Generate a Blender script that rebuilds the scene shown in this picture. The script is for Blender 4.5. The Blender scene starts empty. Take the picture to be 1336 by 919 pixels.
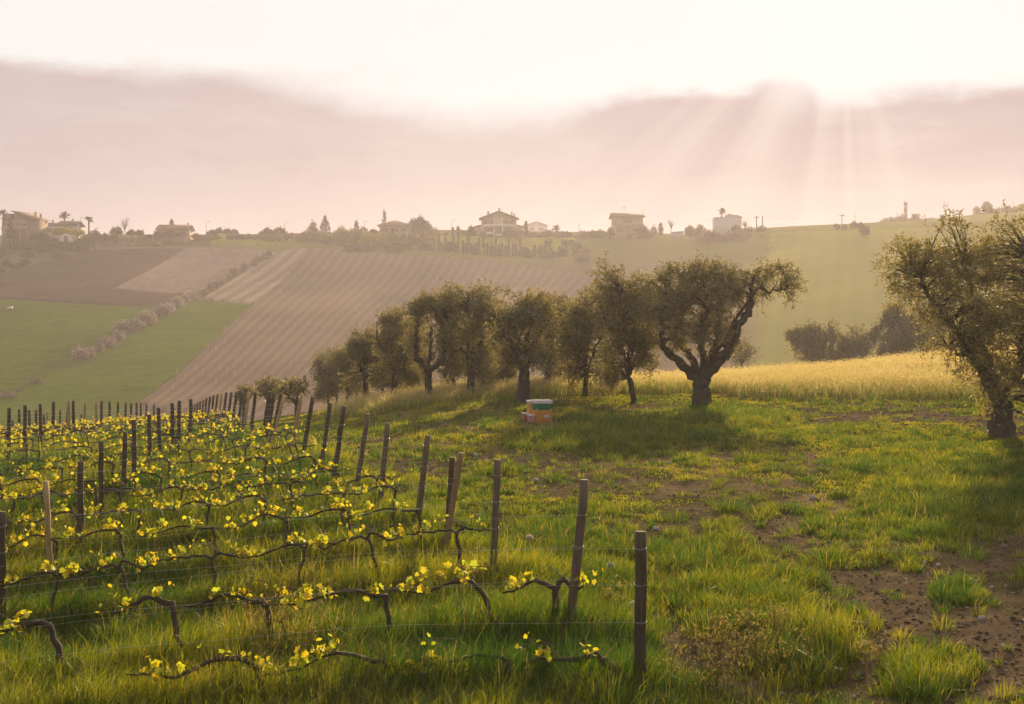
import bpy, math, random
import numpy as np
from mathutils import Vector, Matrix

random.seed(7)
RNG = np.random.default_rng(7)
SC = bpy.context.scene
COL = SC.collection
R = math.radians

# ------------------------------------------------------------------ camera
F, CX, YH = 1613.0, 668.0, 400.0          # focal length and principal point in photo pixels (1336 x 919)
cam_d = bpy.data.cameras.new('camera')
cam = bpy.data.objects.new('camera', cam_d)
COL.objects.link(cam)
cam.location = (0, 0, 0)
cam.rotation_euler = (R(90), 0, 0)
cam_d.sensor_fit = 'HORIZONTAL'
cam_d.sensor_width = 36
cam_d.lens = 36 * F / 1336
cam_d.shift_y = -(459.5 - YH) / 1336
cam_d.clip_start = 0.1
cam_d.clip_end = 6000
SC.camera = cam

# ------------------------------------------------------------------ light
SUN_AZ, SUN_EL = R(13.3), R(15.0)          # azimuth from +Y towards +X
world = bpy.data.worlds.new('World')
SC.world = world
world.use_nodes = True
sun_d = bpy.data.lights.new('sun', 'SUN')
sun_d.energy = 5.0
sun_d.angle = R(0.8)
sun_d.color = (1.0, 0.79, 0.49)
sun = bpy.data.objects.new('sun', sun_d)
COL.objects.link(sun)
sdir = Vector((math.sin(SUN_AZ) * math.cos(SUN_EL), math.cos(SUN_AZ) * math.cos(SUN_EL), math.sin(SUN_EL)))
sun.rotation_euler = (-sdir).to_track_quat('-Z', 'Y').to_euler()
sun.location = sdir * 200

SC.view_settings.view_transform = 'Standard'
SC.view_settings.look = 'None'
SC.view_settings.exposure = 0.78
SC.view_settings.gamma = 1.0
SC.view_settings.use_curve_mapping = False
SC.render.engine = 'CYCLES'
cy = SC.cycles
cy.use_denoising = True
cy.max_bounces = 6
cy.diffuse_bounces = 3
cy.glossy_bounces = 2
cy.transmission_bounces = 4
cy.transparent_max_bounces = 8
cy.volume_bounces = 1
cy.caustics_reflective = False
cy.caustics_refractive = False
cy.sample_clamp_indirect = 6


class NB:
    """little helper to wire shader nodes"""
    def __init__(self, tree):
        self.t = tree
        tree.nodes.clear()
    def n(self, kind, **kw):
        nd = self.t.nodes.new(kind)
        for k, v in kw.items():
            setattr(nd, k, v)
        return nd
    def put(self, sock, v):
        if v is None:
            return
        if isinstance(v, bpy.types.NodeSocket):
            self.t.links.new(v, sock)
        else:
            if sock.type == 'RGBA' and len(v) == 3:
                v = (*v, 1)
            sock.default_value = v
    def math(self, op, a, b=None, c=None, clamp=False):
        nd = self.n('ShaderNodeMath', operation=op, use_clamp=clamp)
        for i, v in enumerate((a, b, c)):
            if v is not None:
                self.put(nd.inputs[i], v)
        return nd.outputs[0]
    def mix(self, f, a, b, blend='MIX'):
        nd = self.n('ShaderNodeMix', data_type='RGBA', blend_type=blend)
        self.put(nd.inputs[0], f); self.put(nd.inputs[6], a); self.put(nd.inputs[7], b)
        return nd.outputs[2]
    def curve(self, v, pts):
        nd = self.n('ShaderNodeFloatCurve')
        c = nd.mapping.curves[0]
        while len(c.points) > 2:
            c.points.remove(c.points[1])
        c.points[0].location = pts[0]
        c.points[1].location = pts[-1]
        for p in pts[1:-1]:
            c.points.new(*p)
        nd.mapping.update()
        self.put(nd.inputs['Value'], v)
        return nd.outputs[0]
    def noise(self, vec, scale, detail=3, rough=0.55, dim='3D', w=None):
        nd = self.n('ShaderNodeTexNoise', noise_dimensions=dim)
        if vec is not None and dim != '1D':
            self.put(nd.inputs['Vector'], vec)
        if w is not None:
            self.put(nd.inputs['W'], w)
        nd.inputs['Scale'].default_value = scale
        nd.inputs['Detail'].default_value = detail
        nd.inputs['Roughness'].default_value = rough
        return nd.outputs[0]
    def step(self, v, a, b):
        nd = self.n('ShaderNodeMapRange', interpolation_type='SMOOTHSTEP')
        self.put(nd.inputs[0], v); self.put(nd.inputs[1], a); self.put(nd.inputs[2], b)
        return nd.outputs[0]
    def comb(self, x, y, z):
        nd = self.n('ShaderNodeCombineXYZ')
        self.put(nd.inputs[0], x); self.put(nd.inputs[1], y); self.put(nd.inputs[2], z)
        return nd.outputs[0]


def lin(r, g, b):
    f = lambda c: ((c / 255 + 0.055) / 1.055) ** 2.4 if c > 10 else c / 255 / 12.92
    return (f(r), f(g), f(b))


def build_sky():
    b = NB(world.node_tree)
    out = b.n('ShaderNodeOutputWorld')
    bg = b.n('ShaderNodeBackground')
    sky = b.n('ShaderNodeTexSky', sky_type='NISHITA', sun_disc=False)
    sky.sun_elevation = SUN_EL
    sky.sun_rotation = SUN_AZ
    sky.dust_density = 3.0
    tc = b.n('ShaderNodeTexCoord')
    sp = b.n('ShaderNodeSeparateXYZ')
    b.put(sp.inputs[0], tc.outputs['Generated'])
    x, y, z = sp.outputs
    az = b.math('ARCTAN2', x, y)
    hyp = b.math('SQRT', b.math('ADD', b.math('MULTIPLY', x, x), b.math('MULTIPLY', y, y)))
    t = b.math('DIVIDE', z, b.math('MAXIMUM', hyp, 0.001))          # tangent of the elevation
    uv = b.comb(az, t, 0.0)
    a01 = b.math('ADD', az, 0.5, clamp=True)
    # upper edge of the cloud bank as a function of azimuth
    edge_pts = [(-.5, .185), (-.392, .187), (-.31, .192), (-.224, .192), (-.165, .187), (-.104, .178), (-.042, .170), (.02, .166),
                (.057, .168), (.094, .177), (.143, .178), (.179, .172), (.221, .185), (.250, .174), (.318, .174), (.392, .172), (.5, .172)]
    edge = b.math('MULTIPLY', b.curve(a01, [(p + .5, v * 4) for p, v in edge_pts]), 0.25)
    n1 = b.noise(uv, 11, 7, 0.66)
    n2 = b.noise(b.comb(b.math('MULTIPLY', az, 0.35), t, 3.3), 26, 5, 0.6)
    wob = b.math('ADD', b.math('MULTIPLY', b.math('SUBTRACT', n1, 0.5), 0.026), b.math('MULTIPLY', b.math('SUBTRACT', n2, 0.5), 0.034))
    below = b.math('SUBTRACT', b.math('ADD', edge, wob), t)            # > 0 under the edge
    soft = b.curve(a01, [(0, .2), (.12, .16), (.25, .30), (.4, .42), (.52, .38), (.57, .22), (.64, .14), (.75, .2), (1, .14)])
    mask = b.step(below, -0.004, b.math('MULTIPLY', soft, 0.09))
    # body of the bank: dense and mauve under its edge, paler towards the horizon
    depth = b.step(below, 0.0, 0.165)
    dark = b.mix(b.step(az, -.1, .25), lin(221, 201, 200), lin(207, 186, 188))
    body = b.mix(depth, dark, lin(226, 206, 204))
    wedge = b.curve(a01, [(0, .05), (.2, .1), (.36, .42), (.5, .62), (.56, .42), (.62, .1), (.7, .14), (.78, .2), (.9, .12), (1, .1)])
    body = b.mix(b.math('MULTIPLY', wedge, 0.6), body, lin(240, 221, 214))
    streak = b.step(n2, 0.55, 0.8)
    body = b.mix(b.math('MULTIPLY', b.math('MULTIPLY', streak, 0.55), b.step(az, .22, .34)), body, lin(246, 226, 214))
    soft_n = b.noise(uv, 5, 4, 0.5)
    body = b.mix(b.math('MULTIPLY', b.step(soft_n, 0.45, 0.75), 0.25), body, lin(212, 186, 183))
    wisp = b.noise(b.comb(b.math('MULTIPLY', az, 0.3), t, 7.7), 30, 7, 0.64)
    body = b.mix(b.math('MULTIPLY', b.step(wisp, 0.50, 0.70), 0.34), body, lin(243, 226, 222))
    body = b.mix(b.math('MULTIPLY', b.step(wisp, 0.49, 0.30), 0.28), body, lin(196, 172, 175))
    # sun behind the bank: rays fanning out below it, glow above
    du = b.math('SUBTRACT', az, 0.262)
    dv = b.math('SUBTRACT', 0.262, t)
    th = b.math('ARCTAN2', du, dv)
    rr = b.math('SQRT', b.math('ADD', b.math('MULTIPLY', du, du), b.math('MULTIPLY', dv, dv)))
    rn = b.noise(None, 2.9, 3, 0.55, '1D', b.math('ADD', th, 3.1))
    fade = b.math('MULTIPLY', b.step(rr, 0.36, 0.07), b.math('MULTIPLY', b.step(th, -1.25, -0.7), b.step(th, 0.55, 0.05)))
    ray = b.math('MULTIPLY', b.step(rn, 0.38, 0.70), b.math('MULTIPLY', fade, 0.5))
    body = b.mix(ray, body, lin(250, 232, 222))
    du2 = b.math('SUBTRACT', az, 0.238); dv2 = b.math('MULTIPLY', b.math('SUBTRACT', t, 0.182), 1.6)
    r2 = b.math('SQRT', b.math('ADD', b.math('MULTIPLY', du2, du2), b.math('MULTIPLY', dv2, dv2)))
    body = b.mix(b.math('MULTIPLY', b.step(r2, 0.075, 0.0), 0.7), body, (1.08, 1.0, .97))
    shade = b.math('MULTIPLY', b.step(rn, 0.5, 0.3), b.math('MULTIPLY', fade, 0.30))
    body = b.mix(shade, body, lin(196, 170, 168))
    # thin bright veil above the bank
    veil_n = b.noise(b.comb(b.math('MULTIPLY', az, 0.5), t, 1.0), 14, 5, 0.6)
    veil = b.mix(b.math('MULTIPLY', b.step(veil_n, 0.52, 0.8), 0.5), (1.08, 1.055, 1.045), (.90, .868, .865))
    glow = b.math('MULTIPLY', b.step(rr, 0.16, 0.0), 0.15)
    veil = b.mix(glow, veil, (1.5, 1.42, 1.3))
    front = b.mix(mask, veil, body)
    # the rest of the dome: an even overcast, tinted by the clear sky behind it
    rest = b.mix(b.step(n1, 0.3, 0.7), (0.66, 0.65, 0.67), (0.88, 0.86, 0.87))
    skyc = b.mix(1.0, sky.outputs[0], (0.10, 0.10, 0.10), 'MULTIPLY')
    rest = b.mix(0.18, rest, skyc)
    away = b.math('MAXIMUM', b.step(t, 0.30, 0.75), b.step(b.math('ABSOLUTE', az), 0.55, 1.2))
    col = b.mix(away, front, rest)
    col = b.mix(b.step(t, -0.005, -0.12), col, (0.10, 0.09, 0.07))
    b.put(bg.inputs[0], col)
    bg.inputs[1].default_value = 0.485
    b.t.links.new(bg.outputs[0], out.inputs[0])


build_sky()


# ------------------------------------------------------------------ helpers
def tag(o, label=None, cat=None, group=None, kind=None):
    if label: o['label'] = label
    if cat: o['category'] = cat
    if group: o['group'] = group
    if kind: o['kind'] = kind
    return o


def empty(name, loc, label, cat, group=None, rz=0.0):
    o = bpy.data.objects.new(name, None)
    o.empty_display_size = 0.3
    o.location = loc
    o.rotation_euler = (0, 0, rz)
    COL.objects.link(o)
    return tag(o, label, cat, group)


class MB:
    """collects faces with a colour per vertex and links them as one mesh object"""
    def __init__(self):
        self.v, self.c, self.f, self.n = [], [], {}, 0
    def add(self, verts, faces, col=(1, 1, 1)):
        verts = np.asarray(verts, dtype=np.float32).reshape(-1, 3)
        col = np.asarray(col, dtype=np.float32)
        if col.ndim == 1:
            col = np.tile(col, (len(verts), 1))
        self.v.append(verts); self.c.append(col)
        if isinstance(faces, np.ndarray):
            self.f.setdefault(faces.shape[1], []).append(faces.astype(np.int64) + self.n)
        else:
            by = {}
            for fc in faces:
                by.setdefault(len(fc), []).append(fc)
            for k, l in by.items():
                self.f.setdefault(k, []).append(np.asarray(l, dtype=np.int64) + self.n)
        self.n += len(verts)
    def mesh(self, name, mat, smooth=False):
        me = bpy.data.meshes.new(name)
        V = np.concatenate(self.v); C = np.concatenate(self.c)
        loops, starts, tot = [], [], 0
        for k, l in self.f.items():
            a = np.concatenate(l)
            loops.append(a.ravel())
            starts.append(tot + np.arange(len(a)) * k)
            tot += a.size
        L = np.concatenate(loops); S = np.concatenate(starts)
        me.vertices.add(len(V)); me.vertices.foreach_set('co', V.ravel())
        me.loops.add(len(L)); me.loops.foreach_set('vertex_index', L.astype(np.int32))
        me.polygons.add(len(S)); me.polygons.foreach_set('loop_start', S.astype(np.int32))
        at = me.attributes.new('col', 'FLOAT_COLOR', 'POINT')
        at.data.foreach_set('color', np.concatenate([C, np.ones((len(C), 1), np.float32)], 1).ravel())
        if smooth:
            me.polygons.foreach_set('use_smooth', np.ones(len(S), dtype=bool))
        me.update(calc_edges=True)
        me.validate()
        for m in (mat if isinstance(mat, (list, tuple)) else [mat]):
            me.materials.append(m)
        return me
    def build(self, name, mat, parent=None, smooth=False, loc=None):
        o = bpy.data.objects.new(name, self.mesh(name, mat, smooth))
        COL.objects.link(o)
        if parent is not None: o.parent = parent
        if loc is not None: o.location = loc
        return o
    # --- shapes
    def box(self, a, c, col=(1, 1, 1)):
        (x0, y0, z0), (x1, y1, z1) = a, c
        v = [(x0, y0, z0), (x1, y0, z0), (x1, y1, z0), (x0, y1, z0), (x0, y0, z1), (x1, y0, z1), (x1, y1, z1), (x0, y1, z1)]
        self.add(v, [(0, 3, 2, 1), (4, 5, 6, 7), (0, 1, 5, 4), (1, 2, 6, 5), (2, 3, 7, 6), (3, 0, 4, 7)], col)
    def tube(self, pts, rad, sides=8, col=(1, 1, 1), cap=True, rough=0.0, rng=None):
        P = np.asarray(pts, dtype=float); n = len(P)
        rad = np.broadcast_to(np.asarray(rad, dtype=float), (n,))
        T = np.gradient(P, axis=0); T /= np.linalg.norm(T, axis=1)[:, None] + 1e-9
        ref = np.array([0, 1.0, 0]) if abs(T[0][2]) > 0.8 else np.array([0, 0, 1.0])
        U = np.cross(T, ref); U /= np.linalg.norm(U, axis=1)[:, None] + 1e-9
        W = np.cross(T, U)
        an = np.arange(sides) / sides * 2 * np.pi
        rr = rad[:, None] * np.ones((1, sides))
        if rough:
            g = rng or RNG
            rr = rr * (1 + g.normal(0, rough, (n, sides)) + g.normal(0, rough, (1, sides)))
        V = P[:, None] + rr[..., None] * (np.cos(an)[None, :, None] * U[:, None] + np.sin(an)[None, :, None] * W[:, None])
        i = np.arange(n - 1)[:, None] * sides; j = np.arange(sides)[None]; k = (j + 1) % sides
        q = np.stack([i + j, i + k, i + sides + k, i + sides + j], -1).reshape(-1, 4)
        base = self.n
        self.add(V.reshape(-1, 3), q, col)
        if cap:
            self.v.append(np.stack([P[0], P[-1]]).astype(np.float32))
            self.c.append(np.tile(np.asarray(col, np.float32).reshape(-1, 3)[0], (2, 1)))
            jj = np.arange(sides); kk = (jj + 1) % sides
            f0 = np.stack([np.full(sides, base + n * sides), base + kk, base + jj], 1)
            f1 = np.stack([np.full(sides, base + n * sides + 1), base + (n - 1) * sides + jj, base + (n - 1) * sides + kk], 1)
            self.f.setdefault(3, []).append(np.concatenate([f0, f1]))
            self.n += 2
    def blades(self, base, direc, side, length, width, bend, c0, c1):
        """grass blades: base (n,3), leaning direction (n,3), side (n,3); 5 vertices each"""
        n = len(base)
        up = np.array([0, 0, 1.0])
        L = length[:, None]; w = width[:, None] * 0.5
        mid = base + up * L * 0.55 + direc * (bend * length)[:, None] * 0.30
        tip = base + up * L * (1 - 0.35 * np.minimum(bend, 1.2))[:, None] + direc * (bend * length)[:, None]
        V = np.stack([base - side * w, base + side * w, mid + side * w * .85, mid - side * w * .85, tip], 1)
        C = np.stack([c0, c0, (c0 + c1) / 2, (c0 + c1) / 2, c1], 1)
        i = np.arange(n)[:, None] * 5
        off = self.n
        self.v.append(V.reshape(-1, 3).astype(np.float32)); self.c.append(C.reshape(-1, 3).astype(np.float32))
        self.f.setdefault(4, []).append(i + np.array([[0, 1, 2, 3]]) + off)
        self.f.setdefault(3, []).append(i + np.array([[3, 2, 4]]) + off)
        self.n += n * 5
    def leaves(self, pos, ln, wd, col, rng, droop=0.3, droopdir=None):
        """rhombic leaves with a slight fold at random angles"""
        n = len(pos)
        d = rng.normal(0, 1, (n, 3)); d[:, 2] -= droop
        if droopdir is not None: d += droopdir
        d /= np.linalg.norm(d, axis=1)[:, None]
        s = np.cross(d, rng.normal(0, 1, (n, 3))); s /= np.linalg.norm(s, axis=1)[:, None] + 1e-9
        ln = np.broadcast_to(ln, (n,))[:, None]; wd = np.broadcast_to(wd, (n,))[:, None]
        V = np.stack([pos, pos + d * ln * .45 + s * wd * .5, pos + d * ln, pos + d * ln * .45 - s * wd * .5], 1)
        off = self.n
        self.v.append(V.reshape(-1, 3).astype(np.float32)); self.c.append(np.repeat(col, 4, axis=0).astype(np.float32))
        self.f.setdefault(4, []).append(np.arange(n)[:, None] * 4 + np.array([[0, 1, 2, 3]]) + off)
        self.n += n * 4


# --- value noise
_perm = RNG.random((256, 256))
def vnoise(x, y):
    xi = np.floor(x).astype(int); yi = np.floor(y).astype(int)
    fx = x - xi; fy = y - yi
    fx = fx * fx * (3 - 2 * fx); fy = fy * fy * (3 - 2 * fy)
    a = _perm[xi & 255, yi & 255]; b_ = _perm[(xi + 1) & 255, yi & 255]
    c = _perm[xi & 255, (yi + 1) & 255]; d = _perm[(xi + 1) & 255, (yi + 1) & 255]
    return (a * (1 - fx) + b_ * fx) * (1 - fy) + (c * (1 - fx) + d * fx) * fy
def fbm(x, y, s, o=4):
    r = 0; a = 1; tt = 0
    for k in range(o):
        r = r + a * vnoise(x / s * 2 ** k + 17.3 * k, y / s * 2 ** k + 5.1 * k); tt += a; a *= .5
    return r / tt
def sstep(v, a, b_):
    q = np.clip((v - a) / (b_ - a), 0, 1)
    return q * q * (3 - 2 * q)


# ------------------------------------------------------------------ materials
def mat_attr(name, rough=0.8, noise=0.0, nscale=6.0, bump=0.0, bscale=20.0, tint=None, spec=0.2, detail=4, zs=1.0):
    m = bpy.data.materials.new(name); m.use_nodes = True
    b = NB(m.node_tree)
    out = b.n('ShaderNodeOutputMaterial'); p = b.n('ShaderNodeBsdfPrincipled')
    if tint is None:
        at = b.n('ShaderNodeAttribute', attribute_name='col'); c = at.outputs['Color']
    else:
        c = b.comb(*tint)
    tc = b.n('ShaderNodeTexCoord')
    vm = b.n('ShaderNodeVectorMath', operation='MULTIPLY'); b.put(vm.inputs[0], tc.outputs['Object']); vm.inputs[1].default_value = (1, 1, zs)
    if noise:
        nz = b.noise(vm.outputs[0], nscale, detail, 0.6)
        f = b.math('ADD', b.math('MULTIPLY', b.math('SUBTRACT', nz, 0.5), noise * 2), 1.0)
        c = b.mix(1.0, c, b.comb(f, f, f), 'MULTIPLY')
    if rough > 0.94:                          # soil and turf: no sheen at all
        b.t.nodes.remove(p); p = b.n('ShaderNodeBsdfDiffuse')
        b.put(p.inputs[0], c)
    else:
        b.put(p.inputs['Base Color'], c)
        p.inputs['Roughness'].default_value = rough
        p.inputs['Specular IOR Level'].default_value = spec
    if bump:
        bp = b.n('ShaderNodeBump'); bp.inputs['Strength'].default_value = bump; bp.inputs['Distance'].default_value = 0.02
        b.put(bp.inputs['Height'], b.noise(vm.outputs[0], bscale, 5, 0.65))
        b.put(p.inputs['Normal'], bp.outputs[0])
    b.t.links.new(p.outputs[0], out.inputs[0])
    return m


def mat_leaf(name, trans=0.45, gloss=0.06, grough=0.4, tmul=(1, 1, 1)):
    m = bpy.data.materials.new(name); m.use_nodes = True
    b = NB(m.node_tree)
    out = b.n('ShaderNodeOutputMaterial')
    at = b.n('ShaderNodeAttribute', attribute_name='col')
    d = b.n('ShaderNodeBsdfDiffuse'); tr = b.n('ShaderNodeBsdfTranslucent'); g = b.n('ShaderNodeBsdfGlossy')
    g.inputs['Roughness'].default_value = grough
    b.put(d.inputs[0], at.outputs['Color'])
    b.put(tr.inputs[0], b.mix(1.0, at.outputs['Color'], tmul, 'MULTIPLY'))
    m1 = b.n('ShaderNodeMixShader'); m1.inputs[0].default_value = trans
    b.t.links.new(d.outputs[0], m1.inputs[1]); b.t.links.new(tr.outputs[0], m1.inputs[2])
    m2 = b.n('ShaderNodeMixShader'); m2.inputs[0].default_value = gloss
    b.t.links.new(m1.outputs[0], m2.inputs[1]); b.t.links.new(g.outputs[0], m2.inputs[2])
    b.t.links.new(m2.outputs[0], out.inputs[0])
    return m


M_GRASS = mat_leaf('grass_blade', 0.58, 0.04, 0.38, (1.35, 1.25, 0.5))
M_DRY = mat_leaf('dry_stalk', 0.45, 0.02, 0.5, (1.3, 1.2, 1.0))
M_OLIVE = mat_leaf('olive_leaf', 0.45, 0.07, 0.42, (1.45, 1.2, 0.6))
M_VINE = mat_leaf('vine_leaf', 0.55, 0.03, 0.45, (1.0, 1.0, 0.6))
M_FAR = mat_leaf('far_leaf', 0.25, 0.0, 0.5)
M_BARK = mat_attr('bark', 0.9, 0.5, 9.0, 0.9, 26.0)
M_WOOD = mat_attr('weathered_wood', 0.88, 0.75, 26.0, 0.9, 45.0, zs=0.08)
M_WIRE = mat_attr('galvanised_wire', 0.4, 0, tint=(0.42, 0.38, 0.33), spec=0.6)
M_PAINT = mat_attr('painted_wood', 0.6, 0.15, 5.0, 0.15, 20.0)
M_WALL = mat_attr('plaster_wall', 0.9, 0.12, 0.8)
M_ROOF = mat_attr('roof_tile', 0.85, 0.3, 2.5)
M_GLASS = mat_attr('window_glass', 0.15, 0, tint=(0.03, 0.03, 0.035), spec=0.6)
M_METAL = mat_attr('dull_metal', 0.5, 0.1, 3.0)
M_STONE = mat_attr('stone', 0.9, 0.25, 12.0, 0.4, 30.0)

# ------------------------------------------------------------------ terrain
class TPS:
    def __init__(self, pts, sc, lam=1e-3):
        p = np.array(pts, float); self.xy = p[:, :2] / sc; self.sc = sc
        n = len(p); K = self.k(self.xy, self.xy) + lam * np.eye(n)
        Q = np.concatenate([np.ones((n, 1)), self.xy], 1)
        A = np.block([[K, Q], [Q.T, np.zeros((3, 3))]])
        s = np.linalg.solve(A, np.concatenate([p[:, 2], np.zeros(3)]))
        self.w, self.a = s[:n], s[n:]
    @staticmethod
    def k(a, b_):
        d2 = ((a[:, None] - b_[None]) ** 2).sum(-1)
        return 0.5 * d2 * np.log(d2 + 1e-12)
    def __call__(self, x, y):
        sh = np.shape(x); q = np.stack([np.ravel(x), np.ravel(y)], 1) / self.sc
        out = np.empty(len(q))
        for i in range(0, len(q), 40000):
            s = q[i:i + 40000]
            out[i:i + 40000] = self.k(s, self.xy) @ self.w + self.a[0] + s @ self.a[1:]
        return out.reshape(sh)


def at(px, py, Y):
    return ((px - CX) / F * Y, Y, (YH - py) / F * Y)


# vine rows: distance, end post top pixel, what the photo shows of the bases
ROW_Y = [11.3, 12.9, 15.6, 17.6, 19.6, 21.4, 23.0, 25.0, 27.2, 29.2, 31.2, 33.2, 35.2] + [37.2 + 2.0 * k for k in range(17)]
near_pts = []
for q in [(668, 919, 10.9), (0, 919, 12.4), (1336, 919, 10.3), (835, 905, 11.3), (738, 837, 12.9), (641, 757, 15.6), (580, 722, 17.6),
          (541, 690, 19.6), (492, 672, 21.4), (458, 662, 23.0), (430, 640, 25.0), (392, 604, 29.2), (350, 592, 33.2),
          (1336, 740, 15.6), (1000, 740, 16.3), (1310, 571, 33), (1000, 620, 25), (1000, 565, 35), (915, 532, 46), (1250, 543, 41), (703, 551, 36), (683, 530, 48),
          (612, 523, 54), (558, 527, 58), (502, 529, 63), (452, 535, 74), (430, 535, 84), (470, 545, 52), (560, 552, 42), (385, 543, 64),
          (800, 512, 54), (900, 509, 57), (1000, 500, 66), (1000, 495, 77), (1200, 479, 72), (1336, 467, 70), (1336, 520, 45), (720, 512, 58), (640, 512, 68),
          (720, 515, 72), (800, 505, 76),
          (1000, 508, 100), (1200, 498, 108), (1336, 488, 100), (800, 530, 100), (640, 545, 100)]:
    near_pts.append(at(*q))
E_TOP = {13: (352, 513), 20: (312, 512), 24: (288, 517), 27: (274, 523), 30: (262, 529)}
S_TOP = {3: (3, 668), 4: (60, 628), 5: (105, 602), 6: (132, 576), 7: (164, 564), 8: (175, 548), 9: (195, 541), 10: (207, 532), 11: (225, 526), 12: (234, 523), 13: (249, 521)}
T_TOP = {12: (12, 532), 13: (33, 529), 14: (53, 527), 15: (70, 524), 16: (96, 523), 19: (125, 523), 21: (143, 524), 23: (164, 526), 28: (191, 528)}
U_TOP = {19: (25, 534), 21: (47, 535), 24: (79, 537), 27: (106, 540)}
for D in (E_TOP, S_TOP, T_TOP, U_TOP):
    for k, (px, py) in D.items():
        x, y, z = at(px, py, ROW_Y[k - 1]); near_pts.append((x, y, z - 1.5))
for X in (-60, -30, 0, 30, 60):
    near_pts += [(X, 0, -1.65 if X == 0 else -2.2 - 0.02 * min(X, 0) * -1 * 0), (X, -60, -1.5), (X, 150, -24.0), (X, 215, -42.0)]
near_pts += [(-20, 12, -4.9), (25, 12, -3.2), (50, 40, -2.4), (60, 75, -1.2), (60, 105, -5), (-50, 60, -7.5), (-40, 30, -5.5), (-60, 100, -13), (-30, 100, -12.5), (-14, 100, -10.5)]
NEAR = TPS(near_pts, 10.0, 2e-3)

hill_pts = []
for q in [(0, 318, 420), (150, 316, 432), (340, 312, 445), (500, 325, 430), (640, 334, 420), (750, 343, 410), (400, 318, 440),
          (0, 312, 428), (150, 310, 440), (400, 309, 452), (520, 307, 448), (640, 307, 448), (750, 308, 444), (820, 307, 436), (900, 309, 432), (960, 303, 415), (1000, 301, 405), (1130, 298, 392), (1230, 294, 388),
          (850, 335, 400), (960, 335, 380), (1060, 335, 350), (1230, 335, 345),
          (0, 390, 330), (200, 400, 320), (336, 398, 325), (500, 430, 290), (700, 420, 295), (900, 420, 285), (1100, 400, 285), (1336, 400, 290),
          (0, 530, 215), (200, 530, 215), (400, 540, 210), (668, 560, 200), (1000, 560, 195), (1336, 560, 195),
          (-400, 320, 430), (1736, 290, 400), (-400, 400, 320), (1736, 400, 290), (-400, 530, 215), (1736, 540, 205),
          (1336, 292, 395), (1330, 276, 480), (1450, 268, 480), (1200, 288, 470), (1100, 305, 470), (950, 312, 500), (700, 313, 520), (400, 314, 520), (100, 316, 500),
          (-300, 320, 520), (700, 313, 650), (200, 316, 640), (1200, 300, 640), (1736, 280, 560), (700, 330, 900), (0, 330, 900), (1336, 320, 900)]:
    hill_pts.append(at(*q))
for X in (-150, -60, 0, 60, 150):
    hill_pts += [(X, 150, -26), (X, 90, -48)]
HILL = TPS(hill_pts, 60.0, 2e-3)


def G(x, y):
    x = np.asarray(x, float); y = np.asarray(y, float)
    xc = np.clip(x, -70, 70)
    a = NEAR(xc, np.clip(y, -60, 220)); h = HILL(np.clip(x, -330, 330), np.clip(y, 60, 900))
    k = 2.0; m = np.maximum(a, h)
    near_only = sstep(y, 125, 105)
    r = m + k * np.log(np.exp((a - m) / k) + np.exp((h - m) / k))
    r = a * near_only + r * (1 - near_only)
    return np.clip(r, -40, 37)


def rowness(x, y):
    """1 on the unmown strip under a vine row, 0 between the rows"""
    d = np.min(np.abs(np.asarray(y)[..., None] - np.array(ROW_Y)), axis=-1) if np.size(y) < 4e6 else np.zeros_like(y)
    wob = .16 * (vnoise(x * 1.3, y * .2) - .5)
    vm = sstep(x - (1.9 - 0.33 * (y - 10.5)), .9, -.9) * sstep(y, 72, 64)
    return np.exp(-((d + wob) / .36) ** 2) * vm


def micro(x, y):
    w = sstep(y, 95, 70)
    return .11 * rowness(x, y) + micro0(x, y)


def micro0(x, y):
    w = sstep(y, 95, 70)
    return w * ((fbm(x, y, 2.6, 3) - .5) * .16 + (fbm(x + 40, y, .55, 3) - .5) * .07)


def GF(x, y):
    return G(x, y) + micro(np.asarray(x, float), np.asarray(y, float))


def hit(px, py, y0=8.0, y1=620.0, dz=0.0):
    """where the photo's ray through a pixel meets the ground"""
    px = np.atleast_1d(np.asarray(px, float)); py = np.atleast_1d(np.asarray(py, float))
    Y = np.exp(np.linspace(math.log(y0), math.log(y1), 500))
    out = np.zeros((len(px), 3))
    for i in range(0, len(px), 300):
        a, c = px[i:i + 300, None], py[i:i + 300, None]
        X = (a - CX) / F * Y[None]; Z = (YH - c) / F * Y[None]
        D = Z - G(X, np.broadcast_to(Y[None], X.shape)) - dz
        neg = D <= 0
        j = np.argmax(neg, 1); j = np.where(neg.any(1), np.maximum(j, 1), len(Y) - 1)
        r = np.arange(len(j)); d0, d1 = D[r, j - 1], D[r, j]
        f = np.clip(d0 / (d0 - d1 + 1e-9), 0, 1)
        yy = Y[j - 1] + (Y[j] - Y[j - 1]) * f
        out[i:i + 300] = np.stack([(a[:, 0] - CX) / F * yy, yy, (YH - c[:, 0]) / F * yy], 1)
    return out


def spot(px, py, y0=8.0, y1=620.0):
    p = hit([px], [py], y0, y1)[0]
    return (p[0], p[1], float(G(p[0], p[1])))


def pixel(x, y, z):
    y = np.maximum(y, .5)
    return CX + F * x / y, YH - F * z / y


# --- cover maps over the near ground (world positions, looked up through where the photo shows each patch)
def ell(px, py, cx, cy_, rx, ry, soft=.5, rag=0.0):
    d = np.sqrt(((px - cx) / rx) ** 2 + ((py - cy_) / ry) ** 2) + rag
    return sstep(d, 1 + soft, 1 - soft)

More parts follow.
